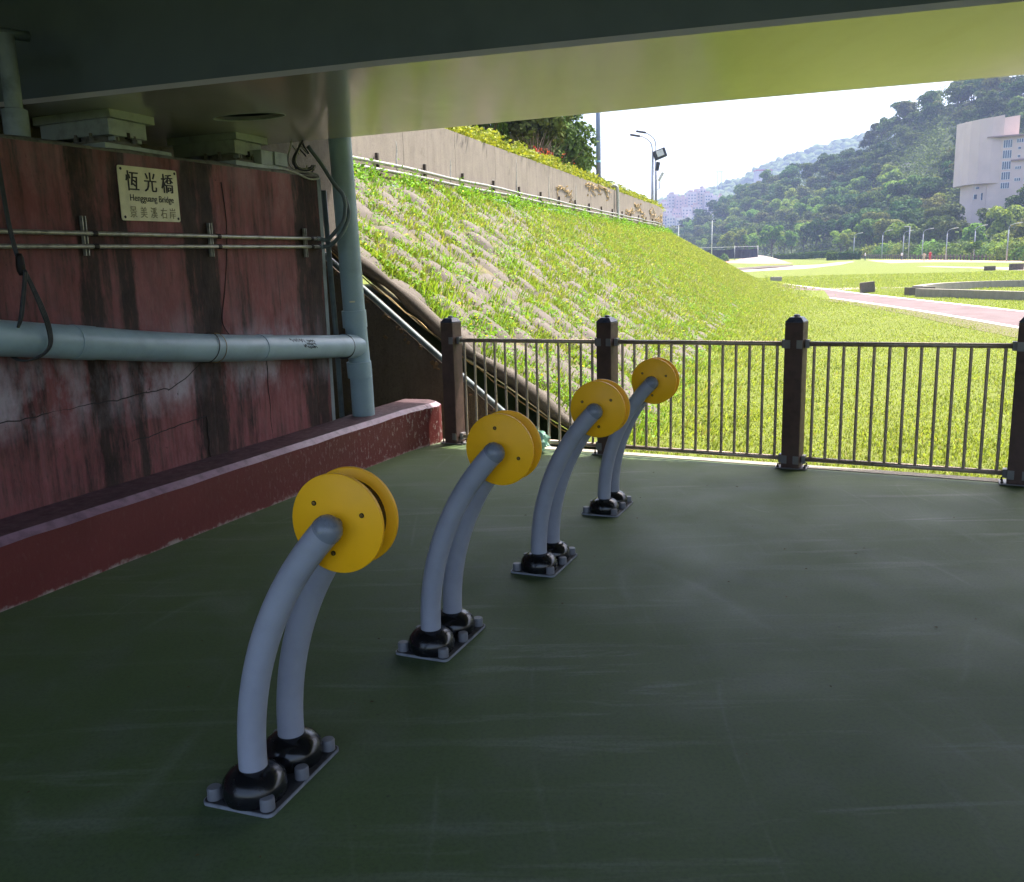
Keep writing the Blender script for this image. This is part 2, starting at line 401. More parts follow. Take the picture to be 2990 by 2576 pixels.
def link_copy(o, name=None, parent=None):
    c = o.copy(); COL.objects.link(c)
    if name: c.name = name
    c.parent = parent
    return c
def copy_tree(root, loc, rz, scale=None):
    r = root.copy(); COL.objects.link(r); r.location = loc; r.rotation_euler = (0, 0, rz)
    if scale is not None: r.scale = scale
    for ch in root.children:
        c = ch.copy(); COL.objects.link(c); c.parent = r
        for g in ch.children:
            d = g.copy(); COL.objects.link(d); d.parent = c
    return r

def smoothpath(P, n=6):
    P = [Vector(p) for p in P]; out = []
    for i in range(len(P) - 1):
        p0 = P[max(i - 1, 0)]; p1 = P[i]; p2 = P[i + 1]; p3 = P[min(i + 2, len(P) - 1)]
        for k in range(n):
            t = k / n
            out.append(.5 * ((2 * p1) + (p2 - p0) * t + (2 * p0 - 5 * p1 + 4 * p2 - p3) * t * t + (3 * p1 - p0 - 3 * p2 + p3) * t ** 3))
    out.append(P[-1]); return out

# ------------------------------------------------------------------ site frames
A = Vector((-2.525, 4.032, 0)); WALL_RZ = math.atan2(.9237, .3832)
DV = Vector((.3832, .9237, 0)); BV = Vector((-.9237, .3832, 0))
def W(s, b, z): return A + DV * s + BV * b + Vector((0, 0, z))
T0 = Vector((.32, 8.645, -.1)); EA = math.radians(72)
EV = Vector((math.cos(EA), math.sin(EA), 0)); WV = Vector((-math.sin(EA), math.cos(EA), 0))
def Gz(x, y): return -.35 + .02 * (max(y, 12) - 12) + .006 * max(0, y - 130)
ARC = 40.0
def emb_xy(t, o):
    t0 = 52 - 4.0 * max(o, -2.5)
    if t <= t0: p = T0 + EV * t + WV * o
    else:
        a = min((t - t0) / ARC, 1.5); p = T0 + EV * (t0 + ARC * math.sin(a)) + WV * (o + ARC * (1 - math.cos(a)))
    return p
def emb_z(t, o):
    base = .02 + .016 * min(t, 60)
    return base + .76 * o
def emb(t, o, dz=0.0):
    p = emb_xy(t, o); z = emb_z(t, o); g = Gz(p.x, p.y) - .03
    d = z - g                                           # soft blend at the toe
    z = g + (math.log1p(math.exp(-abs(d) / .26)) * .26 + max(d, 0))
    return Vector((p.x, p.y, z + dz))
SLOPE_N = Vector((0, 0, 1)) - WV * .76 - EV * .016; SLOPE_N.normalize()
SLOPE_D = (WV + Vector((0, 0, .76))).normalized()
FD = Vector((math.cos(-.4817), math.sin(-.4817), 0)); FN = Vector((-FD.y, FD.x, 0))      # fence direction, outward normal
F0 = Vector((-.6408, 8.1669, 0)); FS = 1.5595

# ------------------------------------------------------------------ large structure: lawn, deck, embankment
def grid_ground():
    xs = np.unique(np.concatenate([np.linspace(-400, -20, 8), np.linspace(-20, 120, 71), np.linspace(120, 930, 10)]))
    ys = np.unique(np.concatenate([np.linspace(-60, 4, 6), np.linspace(4, 60, 57), np.linspace(60, 320, 66), np.linspace(320, 1500, 14)]))
    V = []; F = []
    for y in ys:
        for x in xs:
            z = Gz(x, y) if y < 420 else Gz(x, 420)
            if 14 < y < 400: z += .05 * math.sin(x * .23 + 1.3) * math.sin(y * .17)
            V.append((x, y, z))
    n = len(xs)
    for j in range(len(ys) - 1):
        for i in range(n - 1): F.append((j * n + i, j * n + i + 1, (j + 1) * n + i + 1, (j + 1) * n + i))
    return raw('lawn_ground', V, F, 'lawn', smooth=True, kind='structure')
grid_ground()

# deck: polygon bounded by the fence line, reaching behind the camera
fe = lambda i, o: F0 + FD * (FS * i) + FN * o
dk = [fe(-.35, .17), fe(9, .17), fe(9, -14), Vector((-9, -8, 0)), W(-7, .4, 0), W(4.9, .4, 0)]
MB().prism([(p.x, p.y) for p in dk], -.30, 0.0).build('deck', 'deck', kind='structure')
ek = [fe(-.3, .19), fe(9, .19), fe(9, .075), fe(-.3, .075)]
MB().prism([(p.x, p.y) for p in ek], -.28, 0.006).build('deck_edge', 'grey_concrete', kind='structure')

# embankment earth
def embankment():
    ts = [0.28] + list(np.arange(.8, 130, 1.1)); os_ = list(np.arange(-3.4, 4.25, .3)) + [4.25]
    V = []; F = []
    for t in ts:
        for o in os_:
            p = emb(t, o, 0); V.append((p.x, p.y, p.z + .035 * math.sin(t * 2.1 + o * 3) * (1 if o > 0 else 0)))
    n = len(os_)
    for i in range(len(ts) - 1):
        for j in range(n - 1): F.append((i * n + j, (i + 1) * n + j, (i + 1) * n + j + 1, i * n + j + 1))
    e = raw('embankment', V, F, 'slope_earth', smooth=True, kind='structure')
    V = []; F = []; os3 = list(np.arange(-4.0, .1, .25))
    for t in ts:
        for o in os3:
            p = emb(t, o, .012); V.append((p.x, p.y, p.z))
    n = len(os3)
    for i in range(len(ts) - 1):
        for j in range(n - 1): F.append((i * n + j, (i + 1) * n + j, (i + 1) * n + j + 1, i * n + j + 1))
    raw('embankment_toe', V, F, 'lawn', smooth=True, kind='structure')
    # terrace behind the flood wall
    V = []; F = []; os2 = [4.3, 6, 9, 14, 30, 80]
    for t in np.arange(2.5, 131, 3.0):
        for o in os2:
            p = emb_xy(t, min(o, 30)) if o <= 30 else emb_xy(t, 30) + WV * (o - 30)
            V.append((p.x, p.y, 4.02 + .0157 * min(t, 60)))
    n = len(os2)
    m = len(V) // n
    for i in range(m - 1):
        for j in range(n - 1): F.append((i * n + j, (i + 1) * n + j, (i + 1) * n + j + 1, i * n + j + 1))
    raw('embankment_terrace', V, F, 'soil', kind='structure')
    return e
EMB = embankment()

# fabric-formed concrete pillows lying on the slope
def pillow_mesh(seed, hx, hy, h):
    r = random.Random(seed); n = 7; V = []; F = []
    for j in range(n):
        for i in range(n):
            u = -1 + 2 * i / (n - 1); v = -1 + 2 * j / (n - 1)
            z = h * (max(0, 1 - abs(u) ** 2.6) ** .55) * (max(0, 1 - abs(v) ** 2.6) ** .55)
            V.append((u * hx * (1 - .10 * v * v) , v * hy * (1 - .12 * u * u), z - .03 + r.uniform(-.006, .006)))
    for j in range(n - 1):
        for i in range(n - 1): F.append((j * n + i, j * n + i + 1, (j + 1) * n + i + 1, (j + 1) * n + i))
    me = bpy.data.meshes.new('concrete_pillow'); me.from_pydata(V, [], F); me.update()
    me.materials.append(MATS['pillow_concrete']); me.polygons.foreach_set('use_smooth', [True] * len(me.polygons)); return me
PM = [pillow_mesh(k, .265 + .02 * (k % 2), .36, .115 + .025 * (k % 3)) for k in range(5)]
slope_rot = Matrix((EV, SLOPE_D, SLOPE_N)).transposed().to_4x4()
def pillow_spots():
    c = 0
    for ci in range(150):
        t = .78 + ci * .54
        for ri in range(9):
            o = -.55 + ri * .58 + (.29 if ci % 2 else 0)
            if o > 4.0: continue
            c += 1; yield t, o, ci, ri
V2 = []; F2 = []; cnt = 0
for t, o, ci, ri in pillow_spots():
    rr = random.Random(ci * 100 + ri)
    p = emb(t, o, .0); mm = PM[rr.randrange(5)]
    p += EV * rr.uniform(-.04, .04) + SLOPE_D * rr.uniform(-.05, .05)
    R = slope_rot @ Matrix.Rotation(rr.uniform(-.12, .12), 4, 'Z')
    if t < .7: sc = (1.0, 1.1, 1.25)
    else: sc = (rr.uniform(.85, 1.08), rr.uniform(.85, 1.1), rr.uniform(.5, 1.0) * float(np.interp(t, [2, 6, 12, 20], [1, .85, .5, .36])))
    if cnt < 280:
        q = bpy.data.objects.new('concrete_pillow', mm); COL.objects.link(q); q.parent = EMB
        q.matrix_local = Matrix.Translation(p) @ R @ Matrix.Diagonal((*sc, 1)); cnt += 1
    elif t < 46 - 3 * max(o, 0) and rr.random() < .2:
        MMx = Matrix.Translation(p) @ R @ Matrix.Diagonal((*sc, 1)); b = len(V2)
        V2 += [tuple(MMx @ v.co) for v in mm.vertices]; F2 += [tuple(i + b for i in f.vertices) for f in mm.polygons]
o = raw('concrete_pillow_mass', V2, F2, 'pillow_concrete', EMB, smooth=True, kind='stuff')

# edge sausage of the mattress, folded over along the wing wall
ed = empty('mattress_edge_roll', emb(.42, 0), label='bulging grey concrete-filled fabric roll down the slope edge by the dark wing wall', cat='edge roll')
b1 = MB(); pts = []; rs = []
for i in range(44):
    o_ = -.35 + i * .1; pts.append(emb(.40 + .03 * math.sin(o_ * 5), o_, .07 + .03 * math.sin(o_ * 4.2))); rs.append(.078 + .018 * math.sin(o_ * 6.1) + .009 * math.sin(o_ * 13))
b1.tube(pts, rs, 14).build('fabric_roll', 'pillow_concrete', ed, True, True)
b1 = MB(); pts = [emb(.30 + .012 * math.sin(i * 2.3), -.3 + i * .09, -.02 + .012 * math.sin(i * 1.7)) for i in range(48)]
b1.tube(pts, .008, 5).build('fabric_hem', 'vine_dry', ed, True, True)

# wing wall
ww = empty('wing_wall', T0 + Vector((0, 0, -.3)), label='streaked concrete wing wall, coloured dark as if shaded, with sloping top between drainpipe and fence', cat='wall')
prof = [(-.3, -.6), (4.6, -.6), (4.6, 3.3), (3.0, 2.31), (1.9, 1.40), (1.08, .70), (.52, .235), (.1, -.12)]
V = []; F = []
for tt in (0.0, .22):
    for o_, z in prof: q = T0 + EV * tt + WV * o_; V.append((q.x, q.y, z))
n = len(prof); F = [tuple(range(n)), tuple(range(2 * n - 1, n - 1, -1))] + [(i, n + i, n + (i + 1) % n, (i + 1) % n) for i in range(n)]
raw('wall_body', V, F, 'wing_concrete', ww, world=True)
# rough broken render along its top edge and face
mb = MB(); rr = random.Random(5)
for i in range(46):
    f_ = rr.uniform(.15, 3.0); z = np.interp(f_, [.1, .52, 1.08, 1.9, 3.0], [-.12, .235, .70, 1.40, 2.31]) - rr.uniform(.02, .10) - (rr.random() < .25) * rr.uniform(0, .9)
    if z < -.1: continue
    q = T0 + WV * f_ - EV * .004; mb.box((q.x, q.y, z), (rr.uniform(.02, .06), .02, rr.uniform(.02, .05)), Matrix.Rotation(rr.uniform(0, 3), 3, 'Y'), .004)
mb.build('render_crumb', 'soil', ww, world=True)
mb = MB(); mb.tube([T0 + WV * o_ - EV * .03 + Vector((0, 0, z - T0.z + .05)) for o_, z in ((-.75, -.62), (.1, -.11), (.52, .245), (1.08, .71), (1.9, 1.41), (3.0, 2.33))], .033, 12)
rp = mb.build('slope_pipe', 'pvc_dark', smooth=True, label='grey pipe running down the sloping top of the dark wing wall', cat='pipe')
# earth fill between abutment and wing wall
q = [T0 + EV * -.6 + WV * 2.1, T0 + EV * -.02 + WV * 2.1, T0 + EV * -.02 + WV * 6, T0 + EV * -.6 + WV * 6]

# ------------------------------------------------------------------ curb wall
cw = empty('low_wall', A, WALL_RZ, label='low dark red painted concrete wall with pale chamfered top edge at the deck side', cat='wall')
fr = [(-4, 0), (0, 0), (2, .0), (4.10, .0), (4.42, -.045), (4.60, -.075), (4.70, -.05), (4.78, .05)]
zt = lambda s: .318 + .008 * s
# front strip, chamfer strip, top
n = len(fr); inset = [(s - (.03 if i >= n - 2 else 0), b + .045) for i, (s, b) in enumerate(fr)]
def strip(name, lo, hi, zl, zh, mat):
    V = [(s, b, zl(s)) for s, b in lo] + [(s, b, zh(s)) for s, b in hi]; k = len(lo)
    return raw(name, V, [(i, i + 1, k + i + 1, k + i) for i in range(k - 1)], mat, cw)
def densify(L, m=9):
    out = []
    for i in range(len(L) - 1):
        for k in range(m): t = k / m; out.append((L[i][0] * (1 - t) + L[i + 1][0] * t, L[i][1] * (1 - t) + L[i + 1][1] * t))
    out.append(L[-1]); return out
rr = random.Random(3); frd = densify(fr); ind = densify(inset)
j1 = [rr.uniform(-.004, .004) for _ in frd]; zmap = dict()
def zl_(i, s): return zt(s) + j1[i]
V = []; k = len(frd)
for i, (s, b) in enumerate(frd): V.append((s, b, -.02))
for i, (s, b) in enumerate(frd): V.append((s, b, zl_(i, s)))
raw('wall_face', V, [(i, i + 1, k + i + 1, k + i) for i in range(k - 1)], 'curb', cw)
V = [];
for i, (s, b) in enumerate(frd): V.append((s, b, zl_(i, s)))
for i, (s, b) in enumerate(ind): V.append((s, b + j1[-i - 1], zt(s) + .036))
raw('chamfer', V, [(i, i + 1, k + i + 1, k + i) for i in range(k - 1)], 'curb_edge', cw)
V = [];
for i, (s, b) in enumerate(ind): V.append((s, b + j1[-i - 1], zt(s) + .036))
for i, (s, b) in enumerate(ind): V.append((min(s, 4.80), .376 if s > 3.5 else .35, zt(s) + .036))
raw('top_face', V, [(i, i + 1, k + i + 1, k + i) for i in range(k - 1)], 'curb_top', cw)
V = [(4.78, .05, -.02), (4.78, .05, zt(4.7)), (4.75, .095, zt(4.7) + .036), (4.80, .376, zt(4.8) + .036), (4.80, .376, -.02)]
raw('end_face', V, [(0, 4, 3, 2, 1)], 'curb', cw)

# ------------------------------------------------------------------ abutment
ab = empty('abutment', A, WALL_RZ, label='tall stained red-brown concrete bridge abutment carrying the bearings', cat='abutment')
wt = lambda s: 2.335 + .021 * s
SS = list(np.arange(-5, 3.5, .25)) + [3.44]
# front face as a fine grid with slight bowing so that it is not a dead flat sheet
V = []; F = []; ZZ = 16
for s in SS:
    for j in range(ZZ + 1):
        f_ = j / ZZ; V.append((s, .35 + .004 * math.sin(s * 5 + j) , -.25 + f_ * (wt(s) - .02 + .25)))
for i in range(len(SS) - 1):
    for j in range(ZZ): F.append((i * (ZZ + 1) + j, (i + 1) * (ZZ + 1) + j, (i + 1) * (ZZ + 1) + j + 1, i * (ZZ + 1) + j + 1))
raw('front_face', V, F, 'abut', ab, smooth=True)
# rounded top arris and top bed
V = []; F = []
for s in SS:
    j = .006 * math.sin(s * 9)
    for b, dz in ((.35, -.02), (.356, -.006), (.375, .004 + j), (1.62, .006)): V.append((s, b, wt(s) + dz))
for i in range(len(SS) - 1):
    for j in range(3): F.append((i * 4 + j, (i + 1) * 4 + j, (i + 1) * 4 + j + 1, i * 4 + j + 1))
raw('bearing_shelf', V, F, 'bearing_dirty', ab)
# corner strip and side face (grey)
zc = wt(3.5)
V = []; F = []
cs = [(3.44, .35), (3.50, .358), (3.54, .385), (3.56, .44), (3.56, 2.6)]
for s, b in cs:
    for z in (-.25, .6, 1.2, 1.8, zc - .02): V.append((s, b, z))
for i in range(len(cs) - 1):
    for j in range(4): F.append((i * 5 + j, (i + 1) * 5 + j, (i + 1) * 5 + j + 1, i * 5 + j + 1))
raw('side_face', V, F, 'side_grey', ab, smooth=True)
MB().prism([(3.44, .352), (3.50, .36), (3.54, .386), (3.555, .44), (3.555, 2.6), (3.44, 2.6)], zc - .03, zc - .016).build('corner_shelf', 'bearing_dirty', ab)
MB().bx((-5, 1.62, -.2), (5.70, 2.0, 4.0)).build('back_wall', 'dark_concrete', ab)
# irregular raised lift joints across the lower part
def joint(z0, z1, s0, s1, seed):
    r = random.Random(seed); P = []; n = int((s1 - s0) / .035)
    y = 0
    for i in range(n + 1):
        s = s0 + (s1 - s0) * i / n; y = .7 * y + r.uniform(-.007, .007); P.append((s, .349, z0 + (z1 - z0) * i / n + y))
    return MB().tube(P, .0032, 5)
joint(.86, .885, .3, 1.6, 3).build('lift_joint', 'ink', ab); joint(.885, 1.03, 1.6, 1.95, 4).build('lift_joint', 'ink', ab)
joint(.60, .66, 1.25, 1.95, 6).build('lift_joint', 'ink', ab)
for s_, z0, z1 in ((1.93, .33, .66), (2.62, .34, 1.02)):
    P = [(s_ + .006 * math.sin(k * 1.7), .349, z0 + (z1 - z0) * k / 10) for k in range(11)]
    MB().tube(P, .003, 5).build('board_joint', 'ink', ab)
P = [(2.28, .348, 2.25), (2.30, .348, 2.0), (2.27, .346, 1.75), (2.22, .348, 1.5), (2.17, .348, 1.3), (2.23, .348, 1.2)]
MB().tube(smoothpath(P, 5), .0032, 5).build('crack', 'ink', ab)

# ------------------------------------------------------------------ bridge
br = empty('bridge', (-2, 7, 2.6), label='painted steel box girder bridge overhead with glossy underside', cat='bridge')
zsof = lambda x, y: 2.625 + .02 * (y - 5.3) + .012 * max(0, x - 3) * 0
L1 = [(-3.45, 5.63), (-2.88, 5.454), (-.634, 4.669), (2.13, 3.796), (6.0, 2.58), (14, .06), (40, -8.1)]
L2 = [(-2.68, 7.74), (-1.18, 7.13), (1.20, 6.04), (3.034, 5.343), (7.0, 4.0), (14.6, 1.5), (40.4, -6.7)]
def flange():
    bm = bmesh.new(); ov = [bm.verts.new((x, y, zsof(x, y))) for x, y in L1 + L2[::-1]]
    oe = [bm.edges.new((ov[i], ov[(i + 1) % len(ov)])) for i in range(len(ov))]
    ctr = Vector((-1.69, 6.08)); gd = Vector((.953, -.304)); gp = Vector((.304, .953)); iv = []
    for k in range(28):
        a = 2 * math.pi * k / 28; q = ctr + gd * (.265 * math.cos(a)) + gp * (.135 * math.sin(a)); iv.append(bm.verts.new((q.x, q.y, zsof(q.x, q.y))))
    ie = [bm.edges.new((iv[i], iv[(i + 1) % 28])) for i in range(28)]
    bmesh.ops.triangle_fill(bm, use_beauty=True, use_dissolve=False, edges=oe + ie)
    bmesh.ops.recalc_face_normals(bm, faces=bm.faces)
    ex = bmesh.ops.extrude_face_region(bm, geom=bm.faces[:])
    bmesh.ops.translate(bm, vec=(0, 0, .028), verts=[g for g in ex['geom'] if isinstance(g, bmesh.types.BMVert)])
    bmesh.ops.recalc_face_normals(bm, faces=bm.faces); bm.verts.index_update()
    V = [v.co[:] for v in bm.verts]; F = [tuple(v.index for v in f.verts) for f in bm.faces]; bm.free()
    fl = raw('bottom_flange', V, F, 'steel', br, world=True)
    rim = MB(); P = []
    for k in range(29):
        a = 2 * math.pi * k / 28; q = ctr + gd * (.262 * math.cos(a)) + gp * (.132 * math.sin(a)); P.append((q.x, q.y, zsof(q.x, q.y) + .004))
    rim.tube(P, .008, 6, False).build('manhole_rim', 'bearing_paint', fl, True, True)
flange()
def webs(L, off, name):
    V = []; F = []
    P = [Vector((x, y, 0)) for x, y in L]
    for i, p in enumerate(P):
        d_ = (P[min(i + 1, len(P) - 1)] - P[max(i - 1, 0)]).normalized(); nn = Vector((-d_.y, d_.x, 0))
        for o_ in (off, off + .014 * (1 if off > 0 else -1)):
            q = p + nn * o_; V.append((q.x, q.y, zsof(q.x, q.y) + .027)); V.append((q.x, q.y, 3.86))
    for i in range(len(P) - 1):
        a = i * 4; b = a + 4
        F += [(a, b, b + 1, a + 1), (a + 3, b + 3, b + 2, a + 2)]
    F += [(0, 1, 3, 2)]
    return raw(name, V, F, 'web_paint_shaded', br, world=True)
webs(L1, .055, 'near_web'); webs(L2, -.055, 'far_web')
# deck slab over everything, overhanging the girder on both sides
OVER = 2.8
fo = []
for x, y in L2:
    fo.append((x + .33 * OVER, y + .944 * OVER))
fo = [(-9.5, 12.95)] + fo
sb = [(-9.5, 12.95)] + fo[1:] + [(38, -16), (4, -3.6), (-4.5, -1.0), (-13, 1.0)]
MB().prism(sb, 3.85, 4.15).build('deck_slab', 'dark_concrete', br, world=True)
MB().prism([(x + .33 * (OVER - .3 * k_), y + .944 * (OVER - .3 * k_)) for k_, seq in ((0, L2), (1, L2[::-1])) for x, y in seq], 4.15, 4.95).build('parapet', 'grey_concrete', br, world=True)
# weld seam across the soffit
p1 = Vector((1.60, 4.00)); p2 = Vector((2.33, 5.58))
MB().tube([(p.x, p.y, zsof(p.x, p.y) + .004) for p in (p1.lerp(p2, .07 + .9 * k / 12) for k in range(13))], .0045, 6).build('weld_seam', 'steel', br, True, True)
q1 = p1 + Vector((.05, -.02)); q2 = p2 + Vector((.05, -.02))
MB().tube([(p.x, p.y, zsof(p.x, p.y) + .004) for p in (q1.lerp(q2, .07 + .9 * k / 12) for k in range(13))], .0045, 6).build('weld_seam', 'steel', br, True, True)

# bearings
def bearing(name, s0, lab):
    z0 = wt(s0) + .004; zs = None
    e = empty(name, W(s0 + .25, .65, 0), WALL_RZ, label=lab, cat='bridge bearing', group='bridge bearings on the abutment')
    X = lambda a, b_: (a - .25, b_ - .65)
    def bxx(nm, s1, s2, b1_, b2_, za, zb, mat, par=e):
        x1, y1 = X(s1, b1_); x2, y2 = X(s2, b2_)
        return MB().box(((x1 + x2) / 2, (y1 + y2) / 2, (za + zb) / 2), (x2 - x1, y2 - y1, zb - za), None, .004).build(nm, mat, par)
    q = W(s0 + .4, .8, 0); zt_ = zsof(q.x, q.y) - .001
    bxx('masonry_plate', 0, .54, .385, .98, z0, z0 + .034, 'bearing_paint')
    bd = MB().lathe([(.20, 0), (.205, .01), (.20, .045), (.15, .05), (.15, .085)], (*X(.34, .72), z0 + .034), seg=28).build('bearing_disk', 'bearing_dirty', e, auto=True)
    zz = z0 + .115
    so = bxx('sole_plate', .19, .50, .54, 1.12, zz, zt_ - .055, 'bearing_paint')
    bxx('top_plate', .19, .56, .52, 1.18, zt_ - .053, zt_, 'bearing_paint')
    for a in (.235, .42): bxx('guide_lug', a, a + .04, .545, .60, zz - .028, zz - .001, 'bearing_paint', so)
    bxx('clamp_slot_shade', .33, .36, .5385, .56, zz - .012, zz + .03, 'ink', so)  # solid dark block on the plate, its colour standing in for a slot's shade
    for k in range(8):
        a = k * math.pi / 4 + .3; x, y = X(.34 + .185 * math.cos(a), .72 + .185 * math.sin(a))
        if k == 0: b0 = MB().lathe([(.016, 0), (.016, .03), (.01, .032), (.01, .05)], (0, 0, 0), seg=6).build('anchor_bolt', 'bearing_dirty', e)
        else: b0 = link_copy(b0, None, e)
        b0.location = (x, y, z0 + .078)
    return e
bearing('bridge_bearing', 1.33, 'steel plate bridge bearing above the cream name sign')
bearing('bridge_bearing', 2.50, 'steel plate bridge bearing nearer the drainpipe, beside the junction box')

# left stub pipe on the shelf
e = empty('shelf_pipe', W(.84, .5, wt(.84)), label='grey vertical pipe with wider sleeve standing on the abutment shelf at far left', cat='pipe')
x = W(.84, .5, 0)
MB().tube([(x.x, x.y, 2.33), (x.x, x.y, 2.90)], .045, 16).build('riser', 'side_grey', e, True, True)
MB().lathe([(.066, 0), (.066, .16), (.055, .165)], (x.x, x.y, 2.352), seg=18).build('sleeve', 'side_grey', e, False, True, True)
MB().tube([W(.55, .62, 2.905), W(.84, .52, 2.91), W(.97, .48, 2.915)], .028, 12).build('cross_arm', 'web_paint_shaded', e, True, True)

# ------------------------------------------------------------------ flood wall on the embankment
fw_ = empty('flood_wall', emb_xy(0, 4.2) + Vector((0, 0, 3.1)), EA, label='long weathered concrete flood wall along the top of the grassy slope', cat='wall')
fzb = lambda t: 2.9 + .014 * min(t, 60); fzt = lambda t: 4.31 + .0157 * min(t, 60)
PAN = 2.5; t = 1.2; gi = 0
while t < 95:
    t2 = t + PAN - .012
    V = []; ts_ = np.linspace(t, t2, 6)
    for tt in ts_:
        for dz, o_ in ((0, 4.2), (1, 4.2), (1, 4.42), (0, 4.42)):
            q = emb_xy(tt, 4.2) if tt < 35 else emb_xy(tt, 4.2)
            nrm = WV if tt < 35 else (emb_xy(tt, 4.25) - emb_xy(tt, 4.2)).normalized()
            q = q + (nrm * (o_ - 4.2)); V.append((q.x, q.y, fzt(tt) if dz else fzb(tt)))
    F = []
    for i in range(5):
        a = i * 4; b = a + 4
        F += [(a, b, b + 1, a + 1), (a + 1, b + 1, b + 2, a + 2), (a + 2, b + 2, b + 3, a + 3)]
    F += [(0, 1, 2, 3), (23, 22, 21, 20)]
    raw('wall_panel', V, F, 'flood_concrete', fw_, world=True)
    t += PAN
def FWp(t, z, off=0.0):
    q = emb_xy(t, 4.2); q2 = emb_xy(t + .1, 4.2); d_ = (q2 - q).normalized(); n_ = Vector((d_.y, -d_.x, 0)); p = q + n_ * off; return Vector((p.x, p.y, z))
# lime trickles and peeling vines on the wall face
rr = random.Random(11)
for t_, z0, z1 in ((5.9, 3.9, 3.3), (8.4, 3.9, 3.35), (11.0, 3.75, 3.35), (12.8, 4.4, 3.4), (15.8, 4.3, 3.6), (19.0, 4.4, 3.7)):
    P = [FWp(t_ + .02 * math.sin(k), z0 + (z1 - z0) * k / 8, .002) for k in range(9)]
    MB().tube(P, [.004 + .012 * (k / 8) ** .5 for k in range(9)], 5).build('lime_trickle', 'cable_white', fw_, True, True)
def vine(t_, z_, seed, n=40, spread=.6):
    r = random.Random(seed); mb = MB()
    for s in range(3):
        P = []; a = t_ + r.uniform(-.1, .1); z = z_
        for k in range(n // 2):
            P.append(FWp(a, z, .02)); a += r.uniform(-.02, .10) * spread * 2.2; z += r.uniform(-.09, .075)
            z = min(max(z, fzb(a) + .35), fzt(a) - .05)
        mb.tube(P, .011, 4)
    for s in range(7):
        a = t_ + r.uniform(0, 1.6 * spread); z = z_ + r.uniform(-.35, .2); p = FWp(a, z, .03)
        mb.box(p, (.04, .015, .07), Matrix.Rotation(r.uniform(0, 3), 3, 'Y') @ Matrix.Rotation(r.uniform(0, 3), 3, 'Z'))
    return mb
for i, (t_, z_) in enumerate(((16.6, 4.05), (20.3, 4.45), (22.2, 4.55), (27.5, 4.1), (29.5, 4.5), (31.3, 4.1), (33.5, 4.5), (35.5, 4.2), (37.5, 4.5))):
    vine(t_, z_, i + 20, spread=1.1).build('dry_vine', 'vine_dry', label='dry yellow vine clinging to the flood wall, %s from the bridge' % ('first', 'second', 'third', 'fourth', 'fifth', 'sixth', 'seventh', 'eighth', 'ninth')[i], cat='vine', group='dry vines on the flood wall')
# service pipes along the wall foot
def run(name, zf, off, r, t0, t1, lab, mat='galv'):
    P = [FWp(t_, zf(t_), off) for t_ in np.arange(t0, t1, .5)]
    return MB().tube(P, r, 8).build(name, mat, smooth=True, label=lab, cat='pipe', group='service pipes along the flood wall foot')
run('service_pipe', lambda t: 3.34 + .019 * t + .01 * math.sin(t * 1.3), .10, .030, 1.5, 60, 'upper grey service pipe on brackets along the flood wall foot')
run('service_pipe', lambda t: 3.23 + .019 * t + .01 * math.sin(t * 1.1 + 1), .10, .032, 1.5, 60, 'lower grey service pipe on brackets along the flood wall foot')
P = [(1.5, 3.02), (5.98, 3.07), (6.98, 3.10), (8.1, 3.11), (9.05, 3.14), (10.87, 3.24), (12.1, 3.19), (13.45, 3.20), (15.8, 3.35), (18, 3.33)]
MB().tube(smoothpath([FWp(t_, z_, .24) for t_, z_ in P], 6), .042, 8).build('service_pipe', 'pvc_dark', smooth=True, label='sagging pale pipe lying on the grass below the bracketed wall pipes', cat='pipe', group='service pipes along the flood wall foot')
for t_ in np.arange(3.1, 36, 1.95):
    mb = MB(); z = 3.12 + .019 * t_; q = FWp(t_, z + .17, .045); mb.box(q, (.05, .05, .42), Matrix.Rotation(EA, 3, 'Z')); q = FWp(t_, z + .04, .07); mb.box(q, (.05, .12, .03), Matrix.Rotation(EA, 3, 'Z'))
    mb.build('pipe_bracket', 'rusty', fw_, world=True)
mb = MB(); P = [FWp(25.2, 4.72, -.35), FWp(25.2, 4.86, -.15), FWp(25.25, 4.84, .06), FWp(25.3, 4.6, .10), FWp(25.35, 4.0, .10), FWp(25.3, 3.5, .12)]
mb.tube(smoothpath(P, 5), .06, 10).build('hook_pipe', 'cable_white', smooth=True, label='white plastic pipe hooked over the top of the flood wall', cat='pipe')

